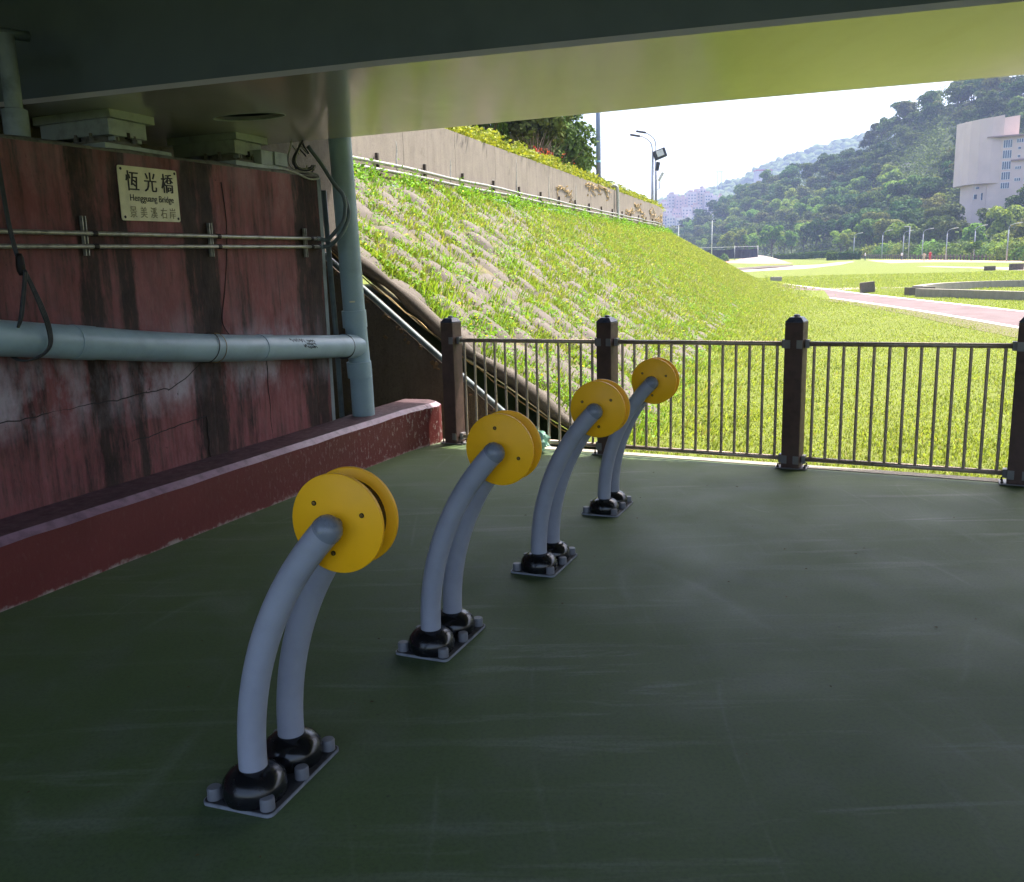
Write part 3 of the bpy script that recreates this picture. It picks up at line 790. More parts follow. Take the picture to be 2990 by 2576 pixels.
# ------------------------------------------------------------------ exercise devices
def device():
    e = empty('exercise_stand', (0, 0, 0))
    # local frame: x = side the tubes lean to, y = along the row, origin = middle of the base plate
    ox, oy = .124, .2025
    X = lambda a, b: (a + ox, b - oy)
    def rrect(hx, hy, r, n=5):
        P = []
        for cx, cy, a0 in ((hx - r, hy - r, 0), (-hx + r, hy - r, 90), (-hx + r, -hy + r, 180), (hx - r, -hy + r, 270)):
            for k in range(n + 1): a = math.radians(a0 + 90 * k / n); P.append((cx + r * math.cos(a), cy + r * math.sin(a)))
        return P
    bp = MB().prism(rrect(.124, .2025, .022), .002, .0125).build('base_plate', 'plate_grey', e)
    MB().prism(rrect(.1205, .199, .020), .0125, .0135).build('plate_top', 'plate_top', bp)
    for b in (.087, .2917):
        x, y = X(-.113, b)
        MB().lathe([(.093, .0137), (.098, .022), (.099, .046), (.093, .068), (.080, .086), (.062, .098), (.047, .104), (.0425, .105)], (x, y, 0), seg=40).build('rubber_boot', 'boot_black', e, auto=True)
        th = math.radians(45); R_ = .315 / (1 - math.cos(th)); P = [(x, y, .06)]
        for k in range(25):
            a = th * k / 24; P.append((x + R_ * (1 - math.cos(a)), y, .112 + R_ * math.sin(a)))
        tb = MB().tube(P, .0425, 28).build('bent_tube', 'tube_grey', e, auto=True)
        # domed end cap
        end = Vector(P[-1]); d_ = Vector((math.sin(th), 0, math.cos(th)))
        Mx = d_.to_track_quat('Z', 'Y').to_matrix()
        MB().lathe([(.0435, -.012), (.0438, .0), (.041, .014), (.033, .027), (.020, .036), (.006, .040)], end, Mx, 28).build('end_cap', 'tube_cap', tb, auto=True)
    cx = X(-.113, 0)[0] + .315; cz = .875
    My = Matrix.Rotation(math.radians(-90), 3, 'X')      # lathe axis z -> +y
    for b in (.135, .222):
        y = X(0, b)[1]
        dk_ = MB().lathe([(.002, 0), (.1405, 0), (.1445, .003), (.1445, .013), (.1405, .016), (.002, .016)], (0, 0, 0), My, 64).build('grip_disk', 'disk_yellow', e, auto=True)
        dk_.location = (cx, y, cz)
        if b < .2:
            for k in range(3):
                a = math.radians(120 * k)
                s1 = MB().lathe([(.0072, -.0022), (.0072, .004)], (.088 * math.cos(a), 0, .088 * math.sin(a)), My, 14).build('screw_seat', 'hole_shade', dk_)
                s1.data.transform(Matrix.Translation((0, 0.0, 0)))
                MB().lathe([(.002, -.0034), (.0042, -.0032), (.0048, -.001)], (.088 * math.cos(a), 0, .088 * math.sin(a)), My, 12).build('disk_screw', 'screw', dk_, auto=True)
    y = X(0, .15)[1]
    MB().lathe([(.112, .0), (.112, .073)], (cx, y, cz), My, 40).build('hub', 'hub_dark', e, auto=True)
    MB().lathe([(.02, -.03), (.02, .19)], (cx, X(0, .105)[1], cz), My, 16).build('axle', 'galv', e, auto=True)
    for a, b in ((-.218, .03), (-.03, .03), (-.022, .2025), (-.226, .2025), (-.03, .375), (-.218, .375)):
        x, y = X(a, b); MB().lathe([(.0225, .0137), (.0220, .046), (.0195, .0505), (.002, .0515)], (x, y, 0), seg=20).build('bolt_cap', 'bolt_cap', e, auto=True)
    return e
DEV = device()
ra = 1.1542; base0 = Vector((-.7307, 2.2786, 0)); rd0 = Vector((math.cos(ra), math.sin(ra), 0)); sd0 = Vector((rd0.y, -rd0.x, 0))
offs = [(.016, -.0121, .0788), (-.0033, -.0206, .0226), (-.0413, .0271, .0151), (.0286, .0055, .0121)]
labs = ['nearest exercise stand with two yellow disks on bent grey tubes', 'second nearest exercise stand with yellow disks, in front of the fence corner',
        'third exercise stand with yellow disks, overlapping the last one', 'farthest exercise stand with yellow disks, closest to the fence']
rots = [(100, 60), (20, 40), (85, 10), (-25, 70)]
for i in range(4):
    oa, ob, rot = offs[i]
    a = ra + rot; rd = Vector((math.cos(a), math.sin(a), 0)); sd = Vector((rd.y, -rd.x, 0))
    cpos = base0 + rd0 * (1.1371 * i + oa) + sd0 * ob + sd * -.124 + rd * .2025
    rz = a - math.pi / 2
    if i == 0: t_ = DEV; t_.location = cpos; t_.rotation_euler = (0, 0, rz)
    else: t_ = copy_tree(DEV, cpos, rz)
    tag(t_, labs[i], 'exercise stand', 'exercise stands in a row on the deck')
    for ch in t_.children:
        if ch.name.startswith('grip_disk'): ch.rotation_euler = (0, math.radians(rots[i][0 if ch.location.y < 0 else 1]), 0)

# ------------------------------------------------------------------ fence
fc = empty('fence', F0, label='railing of brown posts with bronze metal bars along the deck edge', cat='fence')
pa = -.4817 - math.radians(6); pd = Vector((math.cos(pa), math.sin(pa), 0)); pn = Vector((-pd.y, pd.x, 0)); PW = .14
PM3 = Matrix.Rotation(pa, 3, 'Z'); FM3 = Matrix.Rotation(-.4817, 3, 'Z')
centers = []
for i in range(6):
    c = F0 + FD * (FS * i) + pd * (PW / 2) + pn * (PW / 2); centers.append(c)
    po = MB().box(c + Vector((0, 0, .581)), (PW, PW, 1.138), PM3, .006).build('post', 'post_brown', fc, world=True)
    h = PW / 2; V = [PM3 @ Vector((x, y, 0)) + c + Vector((0, 0, z)) for q, z in ((h - .001, 1.1505), (h - .001, 1.158), (h * .62, 1.190), (h * .3, 1.196)) for x, y in ((-q, -q), (q, -q), (q, q), (-q, q))]
    F = [(3, 2, 1, 0), (12, 13, 14, 15)] + [(r * 4 + k, r * 4 + (k + 1) % 4, r * 4 + 4 + (k + 1) % 4, r * 4 + 4 + k) for r in range(3) for k in range(4)]
    cp = raw('post_cap', V, F, 'post_cap', po, world=True)
    MB().lathe([(.026, 0), (.022, .010), (.010, .016)], c + Vector((0, 0, 1.196)), seg=16).build('cap_knob', 'post_cap', cp, world=True) if False else MB().lathe([(.026, 0), (.022, .010), (.010, .016)], c + Vector((0, 0, 1.1965)), seg=16).build('cap_knob', 'post_cap', po, world=True)
    MB().box(c + Vector((0, 0, .0095)), (PW + .10, PW + .02, .007), FM3).build('base_flange', 'bracket', po, world=True)
    for sgn in (-1, 1):
        for s2 in (-1, 1):
            q = c + FD * (.102 * sgn) + FN * (.045 * s2); MB().lathe([(.011, .012), (.011, .022), (.006, .0225), (.006, .040)], q, seg=6).build('anchor_bolt', 'rusty', po, world=True)
for i in range(5):
    a = centers[i] + FD * (PW / 2 + .002); b = centers[i + 1] - FD * (PW / 2 + .002)
    MB().tube([a + Vector((0, 0, .985)), b + Vector((0, 0, .985))], .019, 14).build('top_rail', 'rail_bronze', fc, True, True)
    MB().tube([a + Vector((0, 0, .078)), b + Vector((0, 0, .078))], .019, 14).build('bottom_rail', 'rail_bronze', fc, True, True)
    L = (b - a).length
    for k in range(13):
        p = a + (b - a) * ((k + .62) / 13.25)
        MB().tube([p + Vector((0, 0, .094)), p + Vector((0, 0, .970))], .0118, 10, False).build('bar', 'rail_bronze', fc, True, True)
    for c, sg in ((centers[i], 1), (centers[i + 1], -1)):
        for z in (.985, .078):
            MB().box(c + FD * (sg * (PW / 2 + .018)) + Vector((0, 0, z)), (.030, .064, .064), FM3, .003).build('rail_bracket', 'bracket', fc, world=True)
            q = c + pd * (sg * (PW / 2 - .024)) - pn * (PW / 2 + .004); MB().box(q + Vector((0, 0, z)), (.044, .006, .064), PM3, .001).build('bracket_wing', 'bracket', fc, world=True)

# ------------------------------------------------------------------ name sign
sg = empty('name_sign', W(1.6, .35, 2.1), WALL_RZ, label='cream bridge name plate with black and faded lettering screwed to the abutment', cat='sign')
SX0, SX1, SZ0, SZ1 = 1.358, 1.846, 1.947, 2.270
tilt = .024
def sgp(s, z, b): return W(s, b, z + (s - SX0) * tilt)
def plate():
    V = []; r = .014; P = []
    for cx, cz, a0 in ((SX1 - r, SZ1 - r, 0), (SX0 + r, SZ1 - r, 90), (SX0 + r, SZ0 + r, 180), (SX1 - r, SZ0 + r, 270)):
        for k in range(5): a = math.radians(a0 + 22.5 * k); P.append((cx + r * math.cos(a), cz + r * math.sin(a)))
    n = len(P); V = [sgp(s, z, .340) for s, z in P] + [sgp(s, z, .3445) for s, z in P]
    F = [tuple(range(n)), tuple(range(2 * n - 1, n - 1, -1))] + [(i, n + i, n + (i + 1) % n, (i + 1) % n) for i in range(n)]
    return raw('plate', V, F, 'sign_cream', sg, world=True)
pl = plate()
for s, z in ((SX0 + .022, SZ1 - .02), (SX1 - .022, SZ1 - .02), (SX0 + .022, SZ0 + .02), (SX1 - .022, SZ0 + .02)):
    MB().lathe([(.009, -.004), (.006, .0)], sgp(s, z, .3395), Matrix.Rotation(WALL_RZ, 3, 'Z') @ Matrix.Rotation(math.radians(-90), 3, 'X'), 12).build('plate_screw', 'ink', pl, world=True)
def lettering(txt, s, z, height, width, mat, wt_):
    cu = bpy.data.curves.new('lettering', 'FONT'); cu.body = txt; cu.size = 1.0; cu.resolution_u = 3; cu.extrude = .0
    ob = bpy.data.objects.new('lettering', cu); COL.objects.link(ob); bpy.context.view_layer.update()
    me = bpy.data.meshes.new_from_object(ob.evaluated_get(bpy.context.evaluated_depsgraph_get()))
    bpy.data.objects.remove(ob)
    co = np.array([v.co[:] for v in me.vertices]); mn = co.min(0); mx = co.max(0)
    V = [sgp(s + (c[0] - mn[0]) / (mx[0] - mn[0]) * width, z + (c[1] - mn[1]) / (mx[1] - mn[1]) * height, .3385) for c in co]
    FF = [tuple(p.vertices) for p in me.polygons]; VV = []; F2 = []
    for j in range(3):
        b = len(VV); VV += [v + DV * ((j - 1) * wt_) + BV * (-.0001 * j) for v in V]; F2 += [tuple(i + b for i in f) for f in FF]
    return raw('lettering', VV, F2, mat, pl, world=True)
for ch, s in (('恆', 1.415), ('光', 1.562), ('橋', 1.705)): lettering(ch, s, 2.125, .118, .100, 'ink', .0030)
lettering('Hengguang Bridge', 1.436, 2.052, .052, .362, 'ink', .0011)
for ch, s in (('景', 1.424), ('美', 1.508), ('溪', 1.592), ('右', 1.676), ('岸', 1.752)): lettering(ch, s, 1.966, .066, .054, 'ink_faded', .0014)

# ------------------------------------------------------------------ wall conduits, brackets, box, cables
zc1 = lambda s: 1.848 + .0172 * (s - .5); zc2 = lambda s: 1.772 + .0215 * (s - .5)
G1 = [W(*q) for q in ((3.349, .305, zc1(3.349)), (3.401, .26, 1.89), (3.426, .19, 1.955), (3.45, .13, 2.032), (3.478, .12, 2.14), (3.473, .12, 2.19), (3.459, .13, 2.25), (3.444, .2, 2.338), (3.43, .3, 2.499), (3.385, .38, 2.626))]
G2 = [W(*q) for q in ((3.386, .305, zc2(3.386)), (3.411, .24, 1.845), (3.437, .16, 1.916), (3.479, .12, 2.005), (3.512, .11, 2.09), (3.514, .12, 2.16), (3.496, .13, 2.224))]
for nm, zf, g, s1, lab in (('conduit', zc1, G1, 3.35, 'upper thin metal conduit running below the name sign'), ('conduit', zc2, G2, 3.387, 'lower thin metal conduit running below the name sign')):
    e = empty(nm, W(1.8, .3, zf(1.8)), label=lab, cat='conduit', group='conduits on the abutment')
    MB().tube([W(s, .305, zf(s)) for s in np.linspace(-4, s1, 24)], .0135, 10).build('metal_tube', 'galv', e, True, True)
    MB().tube(smoothpath(g, 5), .0165, 10).build('bend', 'pvc_dark', e, True, True)
    for s in (1.10, 2.15, 3.24): MB().tube([W(s - .012, .305, zf(s)), W(s + .02, .305, zf(s))], .017, 10).build('clamp', 'ink', e, False, True)
    MB().tube([W(s1 - .04, .305, zf(s1)), W(s1 + .01, .304, zf(s1))], .0175, 12).build('coupling', 'pvc_dark', e, False, True)
for s, nmk in ((1.058, 'under the left edge of the name sign'), (2.103, 'in the dark stain right of the name sign'), (3.192, 'nearest the drainpipe')):
    e = empty('strut_channel', W(s, .33, 1.85), WALL_RZ, label='short vertical slotted strut behind the conduits, ' + nmk, cat='bracket', group='strut channels on the abutment')
    z0 = 1.732 + .008 * (s - 1); z1 = 1.955 + .008 * (s - 1)
    for ds in (-.011, .011): MB().box(W(s + ds, .332, (z0 + z1) / 2), (.005, .026, z1 - z0), Matrix.Rotation(WALL_RZ, 3, 'Z')).build('channel_flange', 'galv', e, world=True)
    MB().box(W(s, .343, (z0 + z1) / 2), (.03, .004, z1 - z0), Matrix.Rotation(WALL_RZ, 3, 'Z')).build('channel_web', 'rusty', e, world=True)
# junction box
jb = empty('junction_box', W(3.1, .47, 2.41), WALL_RZ, label='small grey junction box on the abutment shelf beside the cables', cat='box')
JM = Matrix.Rotation(WALL_RZ, 3, 'Z')
MB().box(W(3.04, .56, 2.495), (.30, .20, .11), JM, .006).build('box_body', 'bearing_paint', jb, world=True)
MB().box(W(3.115, .452, 2.50), (.16, .014, .10), JM, .004).build('box_lid', 'bearing_paint', jb, world=True)
MB().box(W(3.11, .46, 2.434), (.19, .03, .010), JM, .002).build('box_foot', 'bearing_paint', jb, world=True)
# coil of cables
for k, (dx, rr_, ph) in enumerate(((0, .16, 0), (.03, .14, .3), (.05, .18, .1), (-.03, .15, .5), (.08, .12, .2))):
    P = [W(3.38 + dx + .10 * math.cos(a + ph), .42 + .02 * k + .04 * math.sin(2 * a), 2.56 + rr_ * .75 * math.sin(a)) for a in np.linspace(.2, 5.6, 22)]
    MB().tube(smoothpath(P, 2), .007, 6).build('cable_loop', 'cable' if k % 2 == 0 else 'cable_white', smooth=True, label='loop of thin cable hanging behind the top of the drainpipe, %s of five' % ('first', 'second', 'third', 'fourth', 'fifth')[k], cat='cable', group='cable loops by the drainpipe')
P = [W(3.02, .40, 2.425), W(3.16, .36, 2.40), W(3.30, .335, 2.365), W(3.42, .325, 2.375), W(3.44, .35, 2.41), W(3.36, .42, 2.425), W(3.26, .46, 2.43)]
MB().tube(smoothpath(P, 6), .008, 7).build('loose_cable', 'cable_white', smooth=True, label='loose pale cable end curling over the abutment corner', cat='cable')
P = [W(3.25, .47, 2.62), W(3.36, .41, 2.55), W(3.46, .36, 2.47), W(3.58, .31, 2.37)]

# ------------------------------------------------------------------ drain pipes
dp = empty('drain_pipe', W(3.72, .25, 0), label='pale blue vertical plastic drainpipe rising past the abutment corner', cat='pipe')
V1 = [W(3.785, .25, .0), W(3.72, .25, 1.0), W(3.665, .255, 2.70), W(3.63, .258, 3.82)]
MB().tube([V1[0], W(3.773, .25, .72)], .098, 28).build('lower_pipe', 'pvc_blue', dp, False, True, True)
MB().tube([W(3.774, .25, .70), W(3.722, .25, 1.30), W(3.665, .255, 2.70), V1[3]], .0935, 28).build('upper_pipe', 'pvc_blue', dp, False, True, True)
MB().tube([W(3.757, .25, .725), W(3.748, .25, .86)], .107, 28).build('tee_collar', 'pvc_blue', dp, False, True, True)
MB().tube([W(3.724, .25, 1.16), W(3.716, .25, 1.305)], .105, 28).build('tee_collar', 'pvc_blue', dp, False, True, True)
MB().tube([W(3.50, .235, 1.012), W(3.60, .243, 1.006), W(3.72, .25, 1.0)], [.104, .103, .102], 28).build('tee_branch', 'pvc_blue', dp, False, True, True)
MB().tube([W(3.50, .235, 1.012), W(3.512, .236, 1.011)], .1065, 28).build('seal_ring', 'cable', dp, False, True, True)
q = W(3.70, .25, 1.38); qd = (Vector((0, 0, CAMH)) - q); qd.z = 0; qd.normalize()
MB().box(q + qd * .0945, (.045, .002, .012), Matrix.Rotation(math.atan2(qd.y, qd.x) + math.pi / 2, 3, 'Z')).build('pipe_label', 'sign_cream', dp, world=True)
hp = empty('drain_pipe', W(1.8, .22, 1.13), label='pale blue horizontal drainpipe sagging across the red abutment', cat='pipe')
zp = lambda s: float(np.interp(s, [-4, .347, .981, 1.507, 2.151, 2.735, 3.50], [1.87, 1.312, 1.233, 1.170, 1.110, 1.067, 1.014]))
hpth = smoothpath([W(s, .22, zp(s)) for s in (-4, -2, -.6, .347, .981, 1.507, 2.151, 2.735, 3.505)], 6)
MB().tube(hpth, .093, 28).build('pipe_body', 'pvc_blue', hp, False, True, True)
for s in (.86, 2.45): MB().tube([W(s - .07, .22, zp(s - .07)), W(s + .07, .22, zp(s + .07))], .097, 28).build('coupling', 'pvc_blue', hp, False, True, True)
def ring(s, r=.0975, wob=0.0, a0=0, a1=2 * math.pi, n=30, rad=.003):
    P = []
    for a in np.linspace(a0, a1, n):
        c = W(s + wob * math.sin(a), .22, zp(s)); P.append(c + BV * (r * math.cos(a)) + Vector((0, 0, r * math.sin(a))))
    return MB().tube(P, rad, 6)
ring(1.86, wob=.03).build('wire_tie', 'rusty', hp, True, True); ring(1.93, wob=.015, rad=.0022).build('wire_tie', 'vine_dry', hp, True, True)
# felt-pen scribbles on the pipe
rr = random.Random(9); mb = MB()
def on_pipe(s, a, r=.0942): return W(s, .22, zp(s)) + BV * (-r * math.cos(a)) + Vector((0, 0, r * math.sin(a)))
def scrib(s0, a0, w, h, loops, rad=.0016):
    P = []
    for k in range(loops * 6):
        P.append(on_pipe(s0 + w * k / (loops * 6) + rr.uniform(-.008, .008), a0 + h * math.sin(k * 1.05) + rr.uniform(-.06, .06), .0945))
    mb.tube(smoothpath(P, 2), rad, 4)
scrib(2.66, .62, .18, .16, 5); scrib(2.86, .55, .10, .07, 4); scrib(2.84, .30, .12, .09, 6); scrib(2.80, .12, .04, .10, 3); scrib(2.86, .02, .11, .08, 6, .0022)
mb.build('pen_scribble', 'ink', hp, world=True)
# thin flat downpipe on the corner
MB().tube([W(3.60, .40, 2.30), W(3.625, .40, 1.6), W(3.65, .40, 1.1), W(3.665, .40, .2)], .022, 10).build('corner_pipe', 'pvc_dark', smooth=True, label='thin grey pipe between abutment corner and the vertical drainpipe', cat='pipe')
# hanging cable bundle looped round the horizontal pipe
cb = empty('cable_bundle', W(.5, .2, 1.6), label='dark bundle of cables hanging over the left end of the horizontal drainpipe', cat='cable bundle')
for k in range(4):
    dx = .005 * (k - 1.5); P = [W(.46 + dx, .20, 2.30), W(.47 + dx, .19, 1.9), W(.475 + dx, .16, 1.71), W(.485 + dx, .12, 1.61), W(.525 + dx * 1.6, .10, 1.46), W(.56 + dx * 1.5, .105, 1.34), W(.555 + dx, .112, 1.25), W(.50 + dx, .15, 1.195), W(.45 + dx, .22, 1.19), W(.43, .30, 1.25)]
    MB().tube(smoothpath(P, 6), .0052, 6).build('cable', 'cable', cb, True, True)
for k in range(2):
    P = [W(.47 + .01 * k, .12, 1.64), W(.445 + .01 * k, .115, 1.55), W(.41 + .012 * k, .115, 1.42), W(.40, .13, 1.36)]
    MB().tube(smoothpath(P, 6), .007, 6).build('cable', 'cable', cb, True, True)
MB().lathe([(.012, -.05), (.020, -.03), (.022, .0), (.019, .04), (.012, .06)], W(.476, .15, 1.67), seg=10).build('knot', 'ink', cb, True, True)

# ------------------------------------------------------------------ plastic bag and litter
def crumple(c, sx, sy, sz, seed, name, mat, **kw):
    bm = bmesh.new(); bmesh.ops.create_icosphere(bm, subdivisions=3, radius=1); r = random.Random(seed)
    for v in bm.verts:
        n_ = v.co.normalized(); k = 1 + .35 * math.sin(n_.x * 7 + seed) * math.sin(n_.y * 6) + .22 * math.sin(n_.z * 9 + n_.x * 5) + r.uniform(-.10, .10)
        v.co = Vector((n_.x * sx * k, n_.y * sy * k, max(-sz * .9, n_.z * sz * k))) + Vector(c)
    bm.verts.index_update(); V = [v.co[:] for v in bm.verts]; F = [tuple(v.index for v in f.verts) for f in bm.faces]; bm.free()
    return raw(name, V, F, mat, **kw)
q = centers[0] + FD * .92 - FN * .13
crumple((q.x, q.y, .10), .10, .055, .10, 4, 'plastic_bag', 'bag', label='crumpled pale green plastic bag lying against the fence foot', cat='plastic bag')
V = []; F = []; rr = random.Random(31)
for k in range(60):
    x = rr.uniform(-1.6, 3.4); y = rr.uniform(1.9, 7.0)
    s = rr.uniform(.005, .012); a = rr.uniform(0, 6.28); b = len(V)
    for u, v, z in ((-s, 0, .002), (0, -s * .5, .005), (s, 0, .003), (0, s * .5, .006)):
        V.append((x + u * math.cos(a) - v * math.sin(a), y + u * math.sin(a) + v * math.cos(a), z))
    F.append((b, b + 1, b + 2, b + 3))
raw('leaf_litter', V, F, 'leaf_litter', kind='stuff', label='tiny dry leaf bits scattered over the green deck', cat='litter')

# ------------------------------------------------------------------ vegetation helpers
def blades(P, N, H, Wd, lean, rng, name, mat, **kw):
    """P,N (n,3); each blade = 2 triangles bent over"""
    n = len(P); a = rng.uniform(0, 2 * np.pi, n); sd_ = np.stack([np.cos(a), np.sin(a), np.zeros(n)], 1)
    ld = np.stack([-np.sin(a), np.cos(a), np.zeros(n)], 1) * (rng.normal(0, 1, n) * lean)[:, None]
    up = N * .55 + np.array([0, 0, .45]); H = H[:, None]; Wd = Wd[:, None]
    b0 = P - sd_ * Wd; b1 = P + sd_ * Wd; m = P + (up * .6 + ld * .35) * H; tip = P + (up * .95 + ld * 1.05) * H
    V = np.stack([b0, b1, m + sd_ * Wd * .75, m - sd_ * Wd * .75, tip], 1).reshape(-1, 3)
    k = np.arange(n)[:, None] * 5
    F = np.concatenate([k + np.array([[0, 1, 2]]), k + np.array([[0, 2, 3]]), k + np.array([[3, 2, 4]])], 1).reshape(-1, 3)
    return raw(name, V, F, mat, **kw)

def leaf_quads(C, Nn, size, rng, aspect=.6):
    n = len(C); r = rng.normal(0, 1, (n, 3)); u = np.cross(Nn, r); u /= np.linalg.norm(u, axis=1)[:, None] + 1e-9
    v = np.cross(Nn, u); v /= np.linalg.norm(v, axis=1)[:, None] + 1e-9
    s = size[:, None]
    V = np.stack([C - u * s, C - v * s * aspect + Nn * s * .12, C + u * s, C + v * s * aspect + Nn * s * .12], 1).reshape(-1, 3)
    return V, np.arange(n * 4).reshape(-1, 4)

def unit(v): return v / (np.linalg.norm(v, axis=1)[:, None] + 1e-9)

def crown(rng, lobes, n, size, jit=.55):
    C = []; Nn = []
    w = np.array([l[3] ** 2 for l in lobes]); w /= w.sum()
    for (x, y, z, r), q in zip(lobes, w):
        m = max(8, int(n * q)); d_ = unit(rng.normal(0, 1, (m, 3))); d_[:, 2] = np.where(d_[:, 2] < -.35, -d_[:, 2], d_[:, 2])
        rad = r * (1 - .45 * rng.random(m) ** 2.2)
        C.append(np.array([x, y, z]) + d_ * rad[:, None] * np.array([1, 1, .85])); Nn.append(unit(d_ * 1.0 + rng.normal(0, jit, (m, 3))))
    C = np.concatenate(C); Nn = np.concatenate(Nn)
    return leaf_quads(C, Nn, size * rng.uniform(.6, 1.3, len(C)), rng)

def tree_proto(seed, mat, h=8.0, r=4.0, nl=9, n=1500, leaf=.34, trunk_h=.35, name='tree', flat=.85):
    rng = np.random.default_rng(seed); e = empty(name, (0, 0, 0))
    lobes = [(0, 0, h * .62, r * .62)]
    for k in range(nl):
        a = rng.uniform(0, 6.28); rr_ = r * rng.uniform(.35, .72); lobes.append((rr_ * math.cos(a), rr_ * math.sin(a), h * rng.uniform(.42, .86), r * rng.uniform(.26, .48)))
    V, F = crown(rng, lobes, n, leaf)
    raw('crown', V, F, mat, e)
    mb = MB(); P = [(0, 0, -.6), (.06 * r, 0, h * trunk_h), (.03 * r, .05 * r, h * .75)]
    mb.tube(smoothpath(P, 3), list(np.linspace(.05 * r, .018 * r, 7)), 6)
    for x, y, z, q in lobes[1:5]: mb.tube([(.04 * r, 0, h * trunk_h * .95), (x * .6, y * .6, z * .85), (x, y, z)], [.025 * r, .016 * r, .006 * r], 5)
    mb.build('trunk', 'bark', e, True)
    return e

# ------------------------------------------------------------------ grass and weeds on the slope
rng = np.random.default_rng(21)
def slope_pts(T_, O_):
    P = np.array([emb(t, o)[:] for t, o in zip(T_, O_)]); return P
nT = 2000
tt = .75 + 58 * rng.random(nT) ** 1.9; oo = rng.uniform(-.9, 4.05, nT)
ci_ = np.round((tt - .78) / .54 - .5); snap = tt < 16
tt = np.where(snap, .78 + (ci_ + .5) * .54 + rng.normal(0, .06, nT), tt); oo = np.where(snap, -.55 + np.round((oo + .55) / .29) * .29 + rng.normal(0, .07, nT), oo)
ok = rng.random(nT) < np.clip(.34 + tt / 26, 0, 1); tt = tt[ok]; oo = oo[ok]
nb = 24
Tb = np.repeat(tt, nb) + rng.normal(0, .11, len(tt) * nb); Ob = np.repeat(oo, nb) + rng.normal(0, .085, len(tt) * nb)
Ob = np.clip(Ob, -1.2, 4.12); Tb = np.clip(Tb, .7, 70); P = slope_pts(Tb, Ob); P[:, 2] += .015
hgt = np.repeat(rng.uniform(.07, .18, len(tt)), nb) * rng.uniform(.6, 1.15, len(Tb)) * np.clip(1.05 - Tb / 90, .55, 1)
N_ = np.tile(np.array(SLOPE_N[:]), (len(P), 1))
blades(P, N_, hgt, hgt * .045 + .003, .55, rng, 'slope_grass', 'blade', kind='stuff', label='tufts of bright green grass between the slope pillows', cat='grass')
# short carpet, growing denser with distance
n = 150000
Tb = 1.0 + 70 * rng.random(n) ** 1.35; Ob = np.where(rng.random(n) < .86, rng.uniform(-.7, 4.1, n), -.7 - np.abs(rng.normal(0, 1.1, n)))
cl = np.sin(Tb * 1.9 + Ob * 2.3) + np.sin(Tb * .83 - Ob * 3.1 + 1) + np.sin(Ob * 5.1 + Tb * 3.3) * .7
ok = (cl + rng.normal(0, .7, n)) > np.interp(Tb, [1, 5, 10, 20, 30], [1.0, .2, -.8, -1.6, -2.2]); Tb, Ob = Tb[ok], Ob[ok]
P = slope_pts(Tb, Ob); P[:, 2] += .02; h_ = rng.uniform(.04, .11, len(P)) * np.interp(Tb, [0, 40, 70], [1, 1.3, 1.8])
dry = rng.random(len(P)) < .14; N_ = np.tile(np.array(SLOPE_N[:]), (len(P), 1))
blades(P[~dry], N_[~dry], h_[~dry], h_[~dry] * .10 + .004, .6, rng, 'slope_turf', 'lawn_blade', kind='stuff', label='short turf covering the far part of the slope', cat='grass')
blades(P[dry], N_[dry], h_[dry], h_[dry] * .10 + .004, .6, rng, 'dry_turf', 'blade_dry', kind='stuff', label='dry straw coloured grass mixed into the slope turf', cat='grass')
# broad-leaved weeds
nW = 800; tw = .9 + 30 * rng.random(nW) ** 1.6; ow = rng.uniform(-.8, 4.0, nW)
C = []; 
Tl = np.repeat(tw, 22) + rng.normal(0, .09, nW * 22); Ol = np.repeat(ow, 22) + rng.normal(0, .08, nW * 22)
P = slope_pts(np.clip(Tl, .8, 60), np.clip(Ol, -1, 4.1)); P[:, 2] += rng.uniform(.03, .16, len(P))
V, F = leaf_quads(P, unit(np.array(SLOPE_N[:]) + rng.normal(0, .55, P.shape)), rng.uniform(.013, .030, len(P)), rng, .65)
raw('slope_weeds', V, F, 'weed', kind='stuff', label='broad leaved weeds growing over the slope pillows', cat='weeds')
k_ = rng.integers(0, len(P), 260); V, F = leaf_quads(P[k_] + np.array([0, 0, .05]), unit(np.array([0, 0, 1.]) + rng.normal(0, .4, (260, 3))), rng.uniform(.014, .024, 260), rng, 1)
raw('slope_flowers', V, F, 'flower', kind='stuff', label='small yellow flowers dotted over the grassy slope', cat='flowers')
# taller weeds along the wall foot
nW = 120; tw = 1.5 + 45 * rng.random(nW) ** 1.3
Tl = np.repeat(tw, 60) + rng.normal(0, .16, nW * 60); Ol = 4.0 - np.abs(rng.normal(0, .14, nW * 60)); P = slope_pts(Tl, Ol); P[:, 2] += np.abs(rng.normal(.08, .10, len(P)))
V, F = leaf_quads(P, unit(rng.normal(0, 1, P.shape) + np.array([0, 0, .8])), rng.uniform(.02, .055, len(P)), rng, .5)
raw('wall_foot_weeds', V, F, 'weed', kind='stuff', label='leafy weeds along the foot of the flood wall', cat='weeds')

